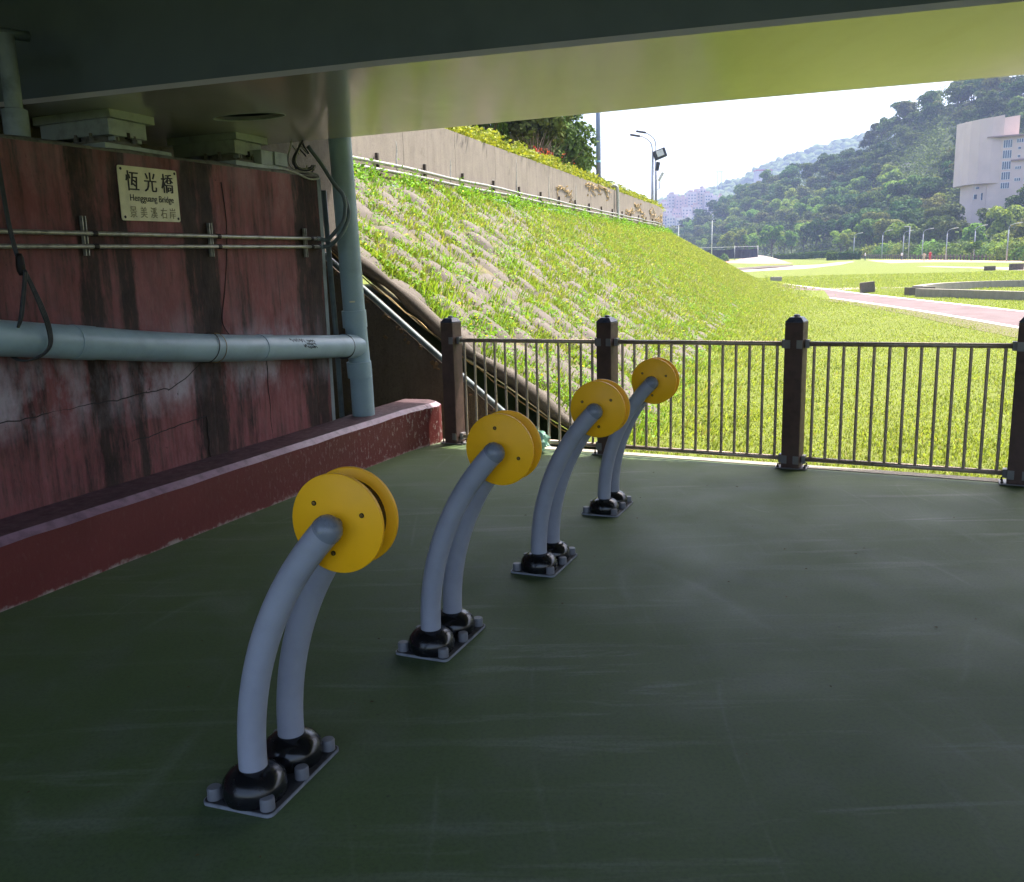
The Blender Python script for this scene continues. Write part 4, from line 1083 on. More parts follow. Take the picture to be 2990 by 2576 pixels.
# lawn blades near the deck
n = 300000
y = 5.2 + 74 * rng.random(n) ** 1.7; x = -1 + rng.random(n) * (y * .62 + 3.5)
ok = np.array([(Vector((a, b, 0)) - F0).dot(FN) > .22 for a, b in zip(x, y)]); x, y = x[ok], y[ok]
oo_ = (x - T0.x) * WV.x + (y - T0.y) * WV.y; ok = oo_ < -.6 + np.abs(rng.normal(0, .35, len(oo_))) * (y > 9); x, y = x[ok], y[ok]
off_path = (x < np.interp(y, [8, 16, 22.7, 29.8, 41, 56.2, 75], [12.4, 12.8, 13.27, 14.0, 15.15, 16.2, 17.0]) - .3) | (x > np.interp(y, [8, 16, 22.7, 29.8, 41, 56.2, 75], [15.9, 16.3, 16.6, 17.0, 18.0, 18.95, 19.5]) + .1); x, y = x[off_path], y[off_path]
z = np.array([Gz(a, b) for a, b in zip(x, y)]) + .05 * np.sin(x * .23 + 1.3) * np.sin(y * .17) * (y > 14)
z = np.maximum(z, np.array([emb((a - T0.x) * EV.x + (b - T0.y) * EV.y, (a - T0.x) * WV.x + (b - T0.y) * WV.y).z for a, b in zip(x, y)]) + .01)
P = np.stack([x, y, z], 1); h_ = rng.uniform(.018, .046, len(P)) * np.clip(y / 26, 1, 2.6) * (1 + .35 * (np.sin(x * 1.7) * np.sin(y * 1.3 + 2) > .4))
N_ = np.tile(np.array([0, 0, 1.]), (len(P), 1)); dry = rng.random(len(P)) < .10
blades(P[~dry], N_[~dry], h_[~dry], h_[~dry] * .12 + .003, .7, rng, 'lawn_grass', 'lawn_blade', kind='stuff', label='short sunlit lawn grass beyond the fence', cat='grass')
blades(P[dry], N_[dry], h_[dry], h_[dry] * .10 + .003, .7, rng, 'lawn_straw', 'blade_dry', kind='stuff', label='dry blades in the lawn beyond the fence', cat='grass')

# ------------------------------------------------------------------ hedge, trees, lamps behind the flood wall
hd = empty('hedge', emb_xy(16, 4.75) + Vector((0, 0, 4.2)), label='clipped yellow-green hedge spilling over the top of the flood wall', cat='hedge')
n = 26000; th_ = 6 + 44 * rng.random(n) ** 1.1
hz_ = np.interp(th_, [6, 10, 24, 36, 50], [.30, .42, .36, .30, .30]) * (1 + .25 * np.sin(th_ * 2.3) + .2 * np.sin(th_ * 5.9))
oh = rng.normal(0, .16, n); zz_ = rng.random(n) ** .7
P = np.array([(emb_xy(t, 4.55 + o)[:]) for t, o in zip(th_, oh)]); P[:, 2] = 4.27 + .0157 * np.minimum(th_, 60) + zz_ * hz_ * (1 - np.abs(oh) * .9)
V, F = leaf_quads(P, unit(rng.normal(0, .8, P.shape) + np.array([.3, -.2, .6])), rng.uniform(.028, .060, n), rng, .6)
raw('leaves', V, F, 'hedge_leaf', hd, world=True)
mb = MB()
for t in np.arange(6, 50, 1.2): q = emb_xy(t, 4.58); mb.tube([(q.x, q.y, 4.1 + .0157 * t), (q.x + .1, q.y + .05, 4.45 + .0157 * t)], .012, 5)
mb.build('stem', 'bark', hd, world=True)

def place(root, loc, rz, sc, lab, cat, grp=None, first=False):
    t_ = root if first else copy_tree(root, loc, rz)
    t_.location = loc; t_.rotation_euler = (0, 0, rz); t_.scale = sc
    return tag(t_, lab, cat, grp)
bt = [tree_proto(100 + k, 'leaf_mid', 4.6, 2.3, 12, 5200, .12, .3, 'terrace_tree') for k in range(2)]
spots = [(19.5, 7.4, 1.05, 'dark leafy tree behind the hedge, leftmost under the bridge edge'), (23.5, 7.2, 1.0, 'dark tree behind the hedge with bare twigs in front'),
         (27.5, 7.0, .86, 'rounded green tree beside the tall pale lamp pole behind the hedge'), (22.0, 9.5, 1.3, 'tall tree rear of the hedge trees, hidden by the bridge'), (31, 6.9, .66, 'small tree at the end of the row behind the pale lamp pole'), (16.2, 7.4, .95, 'low dark tree peeping over the hedge close under the bridge edge'), (33.5, 7.2, .8, 'green tree right of the pale lamp pole behind the hedge')]
for i, (t, o, s, lab) in enumerate(spots):
    q = emb_xy(t, o); place(bt[i % 2], (q.x, q.y, 3.95 + .0157 * t), i * 1.3, (s, s, s), lab, 'tree', 'trees behind the flood wall', first=i < 2)
# red shrub with bare twigs
rs_ = empty('red_shrub', emb_xy(19.6, 5.5) + Vector((0, 0, 4.2)), label='bare twiggy shrub with red leaves rising behind the hedge', cat='shrub')
mb = MB(); r = random.Random(8); tips = []
for k in range(46):
    b = emb_xy(19.4 + r.uniform(-1.2, 1.3), 5.5 + r.uniform(-.2, .2)); p = Vector((b.x, b.y, 4.45)); P = [p]; dr = Vector((r.uniform(-.35, .35), r.uniform(-.35, .35), 1))
    for j in range(6): p = p + dr * .235; dr += Vector((r.uniform(-.35, .35), r.uniform(-.35, .35), r.uniform(-.1, .1))); P.append(p)
    mb.tube(P, [.012, .010, .009, .007, .006, .005, .003], 4); tips += P[2:]
mb.build('twig', 'bare_twig', rs_, world=True)
C = np.array([t_[:] for t_ in tips if t_.z < 5.5]); C = np.repeat(C, 3, 0) + rng.normal(0, .05, (len(C) * 3, 3))
V, F = leaf_quads(C, unit(rng.normal(0, 1, C.shape)), rng.uniform(.03, .06, len(C)), rng); raw('red_leaves', V, F, 'leaf_red', rs_, world=True)

# tall lamp pole
q = emb_xy(31.5, 6.0); lp = empty('lamp_pole', (q.x, q.y, 4.4), label='tall pale blue-grey lamp pole behind the hedge', cat='lamp pole')
MB().tube([(q.x, q.y, 4.3), (q.x, q.y, 12.5)], [.115, .085], 16).build('shaft', 'lamp_blue', lp, True, True)
MB().tube([(q.x, q.y, 6.52), (q.x, q.y, 6.60)], .114, 16).build('band', 'blue_panel', lp, True, True)
MB().tube(smoothpath([(q.x, q.y, 12.5), (q.x - .3, q.y, 13.1), (q.x - 1.4, q.y, 13.3)], 5), .04, 8).build('arm', 'lamp_blue', lp, True, True)
MB().box((q.x - 1.7, q.y, 13.28), (.6, .25, .12), None, .03).build('lamp_head', 'lamp_grey', lp, world=True)

def street_tower(x, y, zb, zt_, armx, lab, flood):
    e = empty('street_lamp', (x, y, zb), label=lab, cat='street lamp', group='street lamps on the embankment road')
    MB().tube([(x, y, zb), (x, y, zt_ - .9)], [.10, .06], 12).build('pole', 'lamp_grey', e, True, True)
    MB().tube(smoothpath([(x, y, zt_ - .9), (x - .12, y, zt_ - .35), (x - .55, y, zt_ - .02), (x + armx * .7, y, zt_ + .06)], 5), .035, 8).build('arm', 'lamp_grey', e, True, True)
    MB().box((x + armx * .85, y, zt_ + .08), (.62, .22, .10), Matrix.Rotation(.18, 3, 'Y'), .03).build('lamp_head', 'lamp_dark', e, world=True)
    if flood:
        fl = MB().box((x + .42, y - .1, zt_ - 1.05), (.75, .35, .55), Matrix.Rotation(-.35, 3, 'Y'), .03).build('floodlight', 'lamp_dark', e, world=True)
        MB().box((x + .40, y - .29, zt_ - 1.0), (.42, .02, .40), Matrix.Rotation(-.35, 3, 'Y') @ Matrix.Rotation(-.15, 3, 'X')).build('floodlight_glass', 'lamp_glass', fl, world=True)
        MB().box((x + .30, y, zt_ - 1.75), (.22, .22, .5), Matrix.Rotation(.2, 3, 'Y'), .02).build('control_box', 'lamp_dark', e, world=True)
    else:
        MB().box((x + .30, y, zt_ - 2.6), (.16, .2, .55), Matrix.Rotation(.5, 3, 'Y'), .02).build('side_lamp', 'lamp_glass', e, world=True)
        MB().tube([(x, y, zt_ - 3.4), (x + .22, y, zt_ - 3.3), (x + .26, y, zt_ - 2.7)], .03, 6).build('side_arm', 'lamp_grey', e, True, True)
street_tower(9.0, 55, 4.2, 9.75, -1.25, 'street lamp with a floodlight box coloured dark as backlit, front one of the pair behind the flood wall', True)
street_tower(9.38, 56.0, 4.2, 10.1, -1.1, 'street lamp with a small side lamp, rear one of the pair behind the flood wall', False)

# ------------------------------------------------------------------ park
def sheet(name, pts, dz, mat, sub=1, **kw):
    V = [(x, y, Gz(x, y) + .05 * math.sin(x * .23 + 1.3) * math.sin(y * .17) * (14 < y < 400) + dz) for x, y in pts]
    return raw(name, V, [tuple(range(len(V)))], mat, **kw)
def ribbon(name, Lf, Rt, dz, mat, n=60, **kw):
    def rs(Q):
        Q = [Vector((*q, 0)) for q in Q]; return [v for v in smoothpath(Q, 10)]
    a, b = rs(Lf), rs(Rt); m = min(len(a), len(b)); V = []; F = []
    K = 5
    for i in range(m):
        for k in range(K):
            q = a[i].lerp(b[i], k / (K - 1)); V.append((q.x, q.y, Gz(q.x, q.y) + .05 * math.sin(q.x * .23 + 1.3) * math.sin(q.y * .17) * (14 < q.y < 400) + dz))
    for i in range(m - 1):
        for k in range(K - 1): F.append((i * K + k, (i + 1) * K + k, (i + 1) * K + k + 1, i * K + k + 1))
    return raw(name, V, F, mat, smooth=True, **kw)
lo = [(12.4, 8), (12.8, 16), (13.27, 22.7), (14.0, 29.8), (15.15, 41), (16.2, 56.2), (17.0, 75), (15, 100), (10, 130)]
hi = [(15.9, 8), (16.3, 16), (16.6, 22.7), (17.0, 29.8), (18.0, 41), (18.95, 56.2), (19.5, 75), (17.6, 100), (12.8, 130)]
ribbon('park_path', lo, hi, .012, 'asphalt_pink', kind='structure')
ribbon('path_line', [(x + .02, y) for x, y in lo], [(x + .24, y) for x, y in lo], .018, 'line_white', kind='structure')
ribbon('path_line', [(x - .22, y) for x, y in hi], [(x, y) for x, y in hi], .018, 'line_white', kind='structure')
ribbon('path_verge', [(x - 1.0 - .25 * math.sin(y * .4), y) for x, y in lo], [(x, y) for x, y in lo], .008, 'lawn_dry', kind='structure')
ribbon('crossing_path', [(18.4, 49.2), (20.5, 50.4), (22.5, 49.9), (24, 49.0)], [(18.9, 53.4), (20.8, 52.1), (22.6, 50.6), (24.2, 49.6)], .010, 'pale_path', kind='structure')
ribbon('far_path', [(22, 104), (27.3, 106.6), (37, 115.2), (47.2, 131), (54, 143), (63.2, 161)], [(30, 136), (34.4, 136.7), (45, 141), (53, 148), (60.3, 160.5), (65.5, 168)], .010, 'pale_path', kind='structure')
ribbon('side_path', [(51.7, 111.9), (50.4, 98.6), (47, 80.3), (45, 70)], [(54.0, 112), (54.0, 104), (54.1, 92.6), (54, 80)], .010, 'pale_path', kind='structure')
ribbon('sand_court', [(61.7, 142.7), (66, 140), (70, 128), (72, 120)], [(70, 172), (77, 165), (77, 150), (77.5, 128)], .012, 'tan_sand', kind='structure')
ribbon('orange_court', [(65, 152), (67, 149), (69, 146)], [(67.5, 162), (69.5, 158), (71, 154)], .02, 'orange_court', kind='structure')
# low mound with a pink front and pale back
def mound(name, pts_lo, pts_hi, z_hi, mat):
    V = []; F = []; a = smoothpath([Vector((*q, 0)) for q in pts_lo], 6); b = smoothpath([Vector((*q, 0)) for q in pts_hi], 6); m = len(a)
    for i in range(m):
        for k in range(5):
            f_ = k / 4; q = a[i].lerp(b[i], f_); V.append((q.x, q.y, Gz(q.x, q.y) + .015 + z_hi * math.sin(f_ * math.pi * .5) * math.sin(math.pi * i / (m - 1))))
    for i in range(m - 1):
        for k in range(4): F.append((i * 5 + k, (i + 1) * 5 + k, (i + 1) * 5 + k + 1, i * 5 + k + 1))
    raw(name, V, F, mat, smooth=True, kind='structure')
mound('pink_mound', [(46, 190), (47.5, 165), (52.1, 160)], [(53, 216), (56.7, 205), (56.9, 181)], .35, 'pink_track')
mound('pale_mound', [(54, 214), (57.2, 204), (57.4, 181)], [(66, 250), (72, 255), (62, 200)], .9, 'pale_path')
MB().tube([(30.1, 117.5, Gz(30, 117) + .05), (37, 127, Gz(37, 127) + .15), (43.6, 135.7, Gz(43, 135) + .05)], .28, 6).build('path_curb', 'dark_concrete', label='dark curved kerb along the pale far path', cat='kerb')

def block(name, x, y, sx, sy, sz, rz, lab, cat, mat='dark_concrete', tilt=0.0, grp=None):
    e = MB().box((0, 0, 0), (sx, sy, sz), None, .04); o = e.build(name, mat, label=lab, cat=cat, group=grp)
    o.location = (x, y, Gz(x, y) + sz / 2 - .03 + abs(tilt) * sx * .3); o.rotation_euler = (0, tilt, rz); return o
block('stone_block', 20.2, 66.4, .78, .6, .42, -.15, 'low rectangular concrete block beside the far end of the path', 'block', 'grey_concrete')
block('stone_block', 18.7, 45.8, .72, .25, .55, -.2, 'dark square concrete slab tilted beside the path', 'block', 'dark_concrete', -.10)
block('stone_bench', 46.1, 84.4, 1.0, .45, .42, -.5, 'dark low stone bench on the right lawn, left one of two', 'bench', 'bollard_brown', grp='stone benches')
block('stone_bench', 48.0, 83.3, 1.15, .6, .62, -.3, 'taller dark stone bench near the right edge of the lawn', 'bench', 'bollard_brown', grp='stone benches')
# oval sunken pit with a concrete rim
pit = empty('planter_ring', (25, 44, Gz(25, 44)), label='long curved concrete planter wall on the lawn to the right', cat='planter')
def wallstrip(name, P, h0, h1, th, mat):
    P = smoothpath([Vector((*p, 0)) for p in P], 6); V = []; F = []; m = len(P)
    for i, p in enumerate(P):
        d_ = (P[min(i + 1, m - 1)] - P[max(i - 1, 0)]).normalized(); nn = Vector((-d_.y, d_.x, 0)); g = Gz(p.x, p.y)
        for q, z in ((p, g + h0), (p, g + h1), (p + nn * th, g + h1), (p + nn * th, g + h0)): V.append((q.x, q.y, z))
    for i in range(m - 1):
        a = i * 4; b = a + 4; F += [(a, b, b + 1, a + 1), (a + 1, b + 1, b + 2, a + 2), (a + 2, b + 2, b + 3, a + 3)]
    F += [(0, 1, 2, 3), (m * 4 - 1, m * 4 - 2, m * 4 - 3, m * 4 - 4)]
    return raw(name, V, F, mat, pit, world=True)
wallstrip('front_wall', [(18.8, 40.6), (19.7, 38.2), (20.7, 35.3), (22.6, 32)], -.1, .36, .3, 'grey_concrete')
wallstrip('back_wall', [(20.1, 42.6), (22.4, 45.2), (25.6, 46.4), (29.0, 45.6), (33, 42.5)], -.1, .40, .5, 'grey_concrete')
wallstrip('end_block', [(19.15, 42.0), (20.4, 42.0)], -.1, .36, .5, 'dark_concrete')

# park lamps, each with a pole and a bent arm
def park_lamp(name, x, y, h, lab, both=False):
    e = empty(name, (0, 0, 0)); 
    MB().tube([(0, 0, -.2), (0, 0, h * .86)], [.11, .07], 8).build('pole', 'lamp_grey', e, True)
    MB().tube(smoothpath([(0, 0, h * .86), (.12, 0, h * .95), (.6, 0, h), (1.1, 0, h * 1.02)], 4), .05, 6).build('arm', 'lamp_grey', e, True)
    MB().box((1.35, 0, h * 1.025), (.75, .3, .13), Matrix.Rotation(-.12, 3, 'Y'), .03).build('lamp_head', 'lamp_glass', e)
    return e
PLp = park_lamp('park_lamp', 0, 0, 5.4, '')
pls = [(76.0, 194.4, 1.0), (77.9, 184.2, 1.05), (79.1, 177.1, 1.0), (78.7, 168.0, 1.02), (76.8, 155.0, .98), (78.2, 148.4, 1.02), (74.1, 131.3, 1.0)]
for i, (x, y, s) in enumerate(pls):
    lab = 'grey park lamp by the bollard fence, %s from the left of the row' % ('first', 'second', 'third', 'fourth', 'fifth', 'sixth', 'seventh')[i]
    place(PLp, (x, y, Gz(x, y)), -.5, (s, s, s), lab, 'park lamp', 'park lamps along the bollard fence', first=i == 0)
for i, (x, y, h, lab) in enumerate(((77, 170, 6.2, 'plain lamp post without arm between the park lamps'), (122.4, 300, 7.5, 'distant road lamp post on the river bank, leftmost of three'), (126.7, 250, 6.5, 'distant road lamp post on the river bank, middle of three'), (127.8, 230, 6.8, 'distant road lamp post on the river bank, rightmost of three'))):
    e = empty('road_lamp', (x, y, Gz(x, y)), label=lab, cat='lamp post', group='plain lamp posts'); z = Gz(x, y)
    MB().tube([(x, y, z), (x, y, z + h)], .09, 6).build('pole', 'lamp_grey', e, True, True); MB().box((x - .5, y, z + h), (1.0, .25, .12)).build('lamp_head', 'lamp_glass', e, world=True)
# bollard fence
bf = empty('bollard_fence', (75.5, 150, Gz(75, 150)), label='long row of dark bollard posts with rail behind the park lamps', cat='fence')
A1 = Vector((76.4, 199)); B1 = Vector((76.6, 120)); n = 72
for k in range(n):
    p = A1.lerp(B1, k / (n - 1)); x = p.x - 1.2 * math.sin(math.pi * k / (n - 1)) + 2.6; z = Gz(x, p.y)
    if k == 0: bm0 = MB().lathe([(.14, 0), (.14, .85), (.11, .93), (.02, .95)], (0, 0, 0), seg=8).build('bollard', 'bollard_brown', bf); o = bm0
    else: o = link_copy(bm0, None, bf)
    o.location = Vector((x, p.y, z)) - Vector(bf.location)
    if k: MB().tube([(px_, py_, pz_ + .6), (x, p.y, z + .6)], .05, 5).build('rail', 'bollard_brown', bf, world=True)
    px_, py_, pz_ = x, p.y, z

def shrub_mass(name, x, y, sx, sy, sz, n, leaf, mat, lab, cat, grp=None, seed=0, sub='leaves'):
    r = np.random.default_rng(seed + 500); e = empty(name, (x, y, Gz(x, y)), label=lab, cat=cat, group=grp)
    d_ = unit(r.normal(0, 1, (n, 3))); d_[:, 2] = np.abs(d_[:, 2]); rad = 1 - .4 * r.random(n) ** 2; bumpy = 1 + .18 * np.sin(d_[:, 0] * 9 + seed) * np.sin(d_[:, 1] * 8)
    P = d_ * (rad * bumpy)[:, None] * np.array([sx, sy, sz]); V, F = leaf_quads(P, unit(d_ + r.normal(0, .5, d_.shape)), leaf * r.uniform(.6, 1.3, n), r)
    raw(sub, V, F, mat, e); MB().tube([(0, 0, -.1), (0, 0, sz * .6)], .04 * sz + .03, 5).build('stem', 'bark', e); return e
def hedge_box(name, x, y, sx, sy, sz, rz, n, leaf, mat, lab, grp, seed):
    r = np.random.default_rng(seed); e = empty(name, (x, y, Gz(x, y)), rz, label=lab, cat='hedge', group=grp)
    P = r.uniform(-1, 1, (n, 3)); ax = r.integers(0, 3, n); P[np.arange(n), ax] = np.sign(P[np.arange(n), ax]); P[:, 2] = np.abs(P[:, 2]); nn = np.zeros((n, 3)); nn[np.arange(n), ax] = np.sign(P[np.arange(n), ax])
    P = P * np.array([sx, sy, sz]); V, F = leaf_quads(P + r.normal(0, .06, P.shape), unit(nn + r.normal(0, .5, nn.shape)), leaf * r.uniform(.6, 1.3, n), r)
    raw('leaves', V, F, mat, e); MB().box((0, 0, sz * .45), (sx * 1.9, sy * 1.8, sz * .85)).build('inner_twigs', 'hill_soil', e); return e
shrub_mass('round_shrub', 51, 208, 1.0, 1.0, 1.75, 700, .16, 'leaf_mid', 'small round dark shrub on the far lawn beside the pink mound', 'shrub', seed=1)
hedge_box('park_hedge', 70.5, 212, 14, .7, 1.5, math.radians(-82), 2600, .2, 'leaf_dark', 'long low dark hedge in front of the blue barrier', 'park hedges', 3)
hedge_box('park_hedge', 67.7, 184.6, .85, .8, 1.55, .2, 500, .16, 'leaf_mid', 'short cube shaped hedge at the right end of the long hedge', 'park hedges', 4)
hedge_box('park_hedge', 72.5, 188, 2.4, .8, 1.5, -1.0, 800, .2, 'leaf_dark', 'dark hedge piece between the cube hedge and the bollards', 'park hedges', 5)
# reed and shrub belt on the river bank
for i in range(26):
    f_ = i / 25; x = 81 + 3 * math.sin(f_ * 5) + 1.5 * (i % 3); y = 205 - 92 * f_
    shrub_mass('bank_shrub', x, y, 3.4, 3.2, 2.5 + .9 * ((i * 7) % 5) / 4, 900, .26, 'leaf_bright' if i % 3 else 'leaf_mid', 'shrub in the green belt behind the bollard fence, %s from the left' % ordinal(i), 'shrub', 'shrub belt on the river bank', seed=10 + i)
# single park trees
pt = tree_proto(300, 'leaf_mid', 3.3, 1.35, 9, 1500, .14, .3, 'park_tree'); place(pt, (76.0, 145, Gz(76, 145)), 0, (1, 1, 1), 'small dark green tree standing alone before the bollard fence', 'tree', first=True)
pt2 = tree_proto(301, 'leaf_yellow', 6.5, 3.2, 10, 2400, .24, .25, 'park_tree'); place(pt2, (77.6, 126.5, Gz(77, 126)), 0, (1, 1, 1), 'yellow-green tree cut by the right edge of the picture', 'tree', first=True)
tp3 = tree_proto(302, 'leaf_bright', 8.0, 3.0, 10, 1600, .34, .25, 'bank_tree')
row = [(2118, 305, 1.0), (2150, 300, 1.15), (2185, 300, 1.0), (2205, 296, .85), (2254, 275, 1.25), (2290, 290, 1.05), (2310, 280, 1.0), (2345, 290, 1.35), (2455, 235, .9), (2475, 230, .8)]
for i, (px, Y, s) in enumerate(row):
    X = Y * (.2184 + (px - 2046.5) * .000386)
    place(tp3, (X, Y, Gz(X, Y)), i * .9, (s, s, s), 'light green tree %s from the left along the far lawn edge' % ('first', 'second', 'third', 'fourth', 'fifth', 'sixth', 'seventh', 'eighth', 'ninth', 'tenth')[i], 'tree', 'trees along the far lawn edge', first=i == 0)
# tall sports-light poles
for i, (x, y, zt_, lab) in enumerate(((51.2, 222, 14.4, 'tall white floodlight mast beside the dark screen fence'), (44.8, 232, 13.8, 'tall floodlight mast half hidden behind the embankment'))):
    e = empty('light_mast', (x, y, Gz(x, y)), label=lab, cat='mast', group='floodlight masts'); MB().tube([(x, y, Gz(x, y)), (x, y, zt_)], [.16, .11], 8).build('mast', 'lamp_glass', e, True, True)
    for dx in (-.7, -.25, .25, .7): MB().box((x + dx, y, zt_ - .1), (.32, .2, .3)).build('floodlight', 'lamp_dark', e, world=True)
    MB().box((x, y, zt_ - .35), (1.8, .1, .1)).build('cross_bar', 'lamp_grey', e, world=True)
# dark screened fence
sf = empty('screen_fence', (57, 231, Gz(57, 231)), label='black mesh screen fence with pale posts at the far left of the lawn', cat='fence')
pf = [Vector((40, 232)), Vector((48.5, 231)), Vector((53.2, 230.5)), Vector((59, 230)), Vector((65, 230))]
for k, p in enumerate(pf):
    g = 5.3; MB().tube([(p.x, p.y, g - .8), (p.x, p.y, g + 2.9)], .09, 6).build('post', 'lamp_glass', sf, True, True)
    if k: 
        a = pf[k - 1]; V = []; F = []
        for i in range(9):
            f_ = i / 8; q = a.lerp(p, f_); sag = .25 * math.sin(math.pi * f_)
            V += [(q.x, q.y + .12 * math.sin(i * 2.2), g - .3), (q.x, q.y - .1 * math.sin(i * 1.9), g + 2.2 - sag)]
        F = [(2 * i, 2 * i + 2, 2 * i + 3, 2 * i + 1) for i in range(8)]
        sc_ = raw('mesh_screen', V, F, 'screen_black', sf, world=True); md = sc_.modifiers.new('thickness', 'SOLIDIFY'); md.thickness = .03
        MB().tube([(a.x, a.y, g + 2.7), (p.x, p.y, g + 2.7)], .05, 5).build('rail', 'lamp_glass', sf, world=True)
# blue barrier
bb = empty('blue_barrier', (100, 328, 7), label='long light blue barrier panels beyond the far hedge', cat='barrier')
for k in range(14):
    x0 = 95 + k * 2.2; MB().box((x0 + 1.08, 330, 7.05 + .03 * k + .0), (2.12, .12, 1.25 - .0 * k), None).build('barrier_panel', 'blue_panel', bb, world=True)

# ------------------------------------------------------------------ people on the far court
def person(x, y, rz, lab, shirt, pants, arm=0.2, stride=.15, h=1.66):
    me = bpy.data.meshes.new('body'); k = h / 1.7
    J = [(0, 0, .95, .13), (0, 0, 1.15, .125), (0, 0, 1.38, .14), (0, 0, 1.50, .055), (0, 0.01, 1.58, .085), (0, .01, 1.66, .09),
         (.19, 0, 1.40, .055), (.25, .03, 1.13, .043), (.24 + arm * .3, .16 + arm, .93 + arm, .032), (-.19, 0, 1.40, .055), (-.25, .02, 1.13, .043), (-.26, .10, .90, .032),
         (.10, 0, .88, .085), (.11, stride, .48, .062), (.11, stride * .7, .06, .045), (.11, stride * .7 + .15, .03, .035),
         (-.10, 0, .88, .085), (-.11, -stride * .6, .48, .062), (-.11, -stride * 1.3, .08, .045), (-.11, -stride * 1.3 + .14, .03, .035)]
    E = [(0, 1), (1, 2), (2, 3), (3, 4), (4, 5), (2, 6), (6, 7), (7, 8), (2, 9), (9, 10), (10, 11), (0, 12), (12, 13), (13, 14), (14, 15), (0, 16), (16, 17), (17, 18), (18, 19)]
    me.from_pydata([(a * k, b * k, c * k) for a, b, c, r in J], E, []); me.update()
    ob = bpy.data.objects.new('tmp_person', me); COL.objects.link(ob)
    sk = ob.modifiers.new('skin', 'SKIN'); ss = ob.modifiers.new('sub', 'SUBSURF'); ss.levels = 1; ss.render_levels = 1
    for i, (a, b, c, r) in enumerate(J): me.skin_vertices[0].data[i].radius = (r * k, r * k); me.skin_vertices[0].data[i].use_root = (i == 0)
    bpy.context.view_layer.update()
    m2 = bpy.data.meshes.new_from_object(ob.evaluated_get(bpy.context.evaluated_depsgraph_get())); bpy.data.objects.remove(ob)
    m2.materials.clear()
    for mn in ('skin', shirt, pants): m2.materials.append(MATS[mn])
    for p in m2.polygons:
        z = p.center.z / k; p.material_index = 2 if z < .93 else (1 if z < 1.46 and not (abs(p.center.x) > .2 and z < 1.2) else 0); p.use_smooth = True
    o = bpy.data.objects.new('person', m2); COL.objects.link(o); o.location = (x, y, Gz(x, y)); o.rotation_euler = (0, 0, rz)
    FRAME[o.name] = Matrix.Identity(4); tag(o, lab, 'person', 'people far across the lawn')
    hr = MB().lathe([(.095 * k, -.02), (.10 * k, .04), (.085 * k, .09), (.04 * k, .115)], (0, -.01, 1.62 * k), seg=12).build('hair', 'ink', smooth=True)
    hr.parent = o
person(69.5, 172, 1.0, 'distant person in a white top walking near the hedge', 'shirt_white', 'shirt_dark')
person(72.5, 151.8, 2.4, 'distant person in a dark red top standing on the sand court', 'shirt_red', 'shirt_red', .05, .05)
person(65.8, 139.8, 2.9, 'distant person in pale clothes nearest the lawn', 'shirt_tan', 'shirt_tan', .25, .05, 1.6)
person(75.2, 168.8, .3, 'distant person in a grey top beyond the orange court', 'shirt_white', 'shirt_dark', .35, .2, 1.5)

# ------------------------------------------------------------------ wooded hill
HS = [(193.2, 300, 69.1), (176, 310, 64.8), (168.6, 320, 66.1), (160.6, 335, 66), (157.8, 340, 63), (154.9, 350, 61), (151.8, 360, 57.5), (150.4, 365, 53.5), (146, 385, 48), (139, 405, 46), (130.3, 430, 44.5), (123.8, 450, 43.5), (120.1, 460, 40.5), (116.7, 480, 37), (108.5, 510, 31.5), (101.7, 540, 27), (92.2, 570, 22.5), (70, 610, 17)]
HF = [(99.8, 140, 1.6), (96.3, 160, 2.3), (97.4, 175, 2.8), (95.8, 188, 3.2), (95, 194, 3.5), (92.7, 200, 3.7), (92.4, 210, 4.0), (92.2, 216, 4.1), (92.2, 236, 4.7), (92, 262, 5.4), (90.2, 292, 6.2), (87.3, 312, 6.7), (85.4, 322, 7), (84.3, 342, 7.4), (80, 372, 7.6), (75.4, 398, 7.6), (69.6, 428, 7.6), (55, 470, 7.6)]
HS = [(320, 150, 75)] + HS; HF = [(190, 20, 1)] + HF
def hill_pt(u, v):
    i = min(int(u), len(HS) - 2); f = u - i
    a = [HS[i][k] * (1 - f) + HS[i + 1][k] * f for k in range(3)]; b = [HF[i][k] * (1 - f) + HF[i + 1][k] * f for k in range(3)]
    x = b[0] + (a[0] - b[0]) * v; y = b[1] + (a[1] - b[1]) * v
    zf = v if v <= 1 else 1 - (v - 1) * .3
    z = b[2] + (a[2] - 4.5 - b[2]) * (max(zf, 0) ** 1.4 if v <= 1 else zf)
    return Vector((x, y, z))
V = []; F = []; nu = len(HS) * 4 - 3; nv = 13
for i in range(nu):
    for j in range(nv): q = hill_pt(i / 4, -.04 + j / (nv - 2) * 1.1); V.append(q[:])
for i in range(nu - 1):
    for j in range(nv - 1): F.append((i * nv + j, i * nv + j + 1, (i + 1) * nv + j + 1, (i + 1) * nv + j))
raw('hillside', V, F, 'hill_soil', smooth=True, kind='structure')

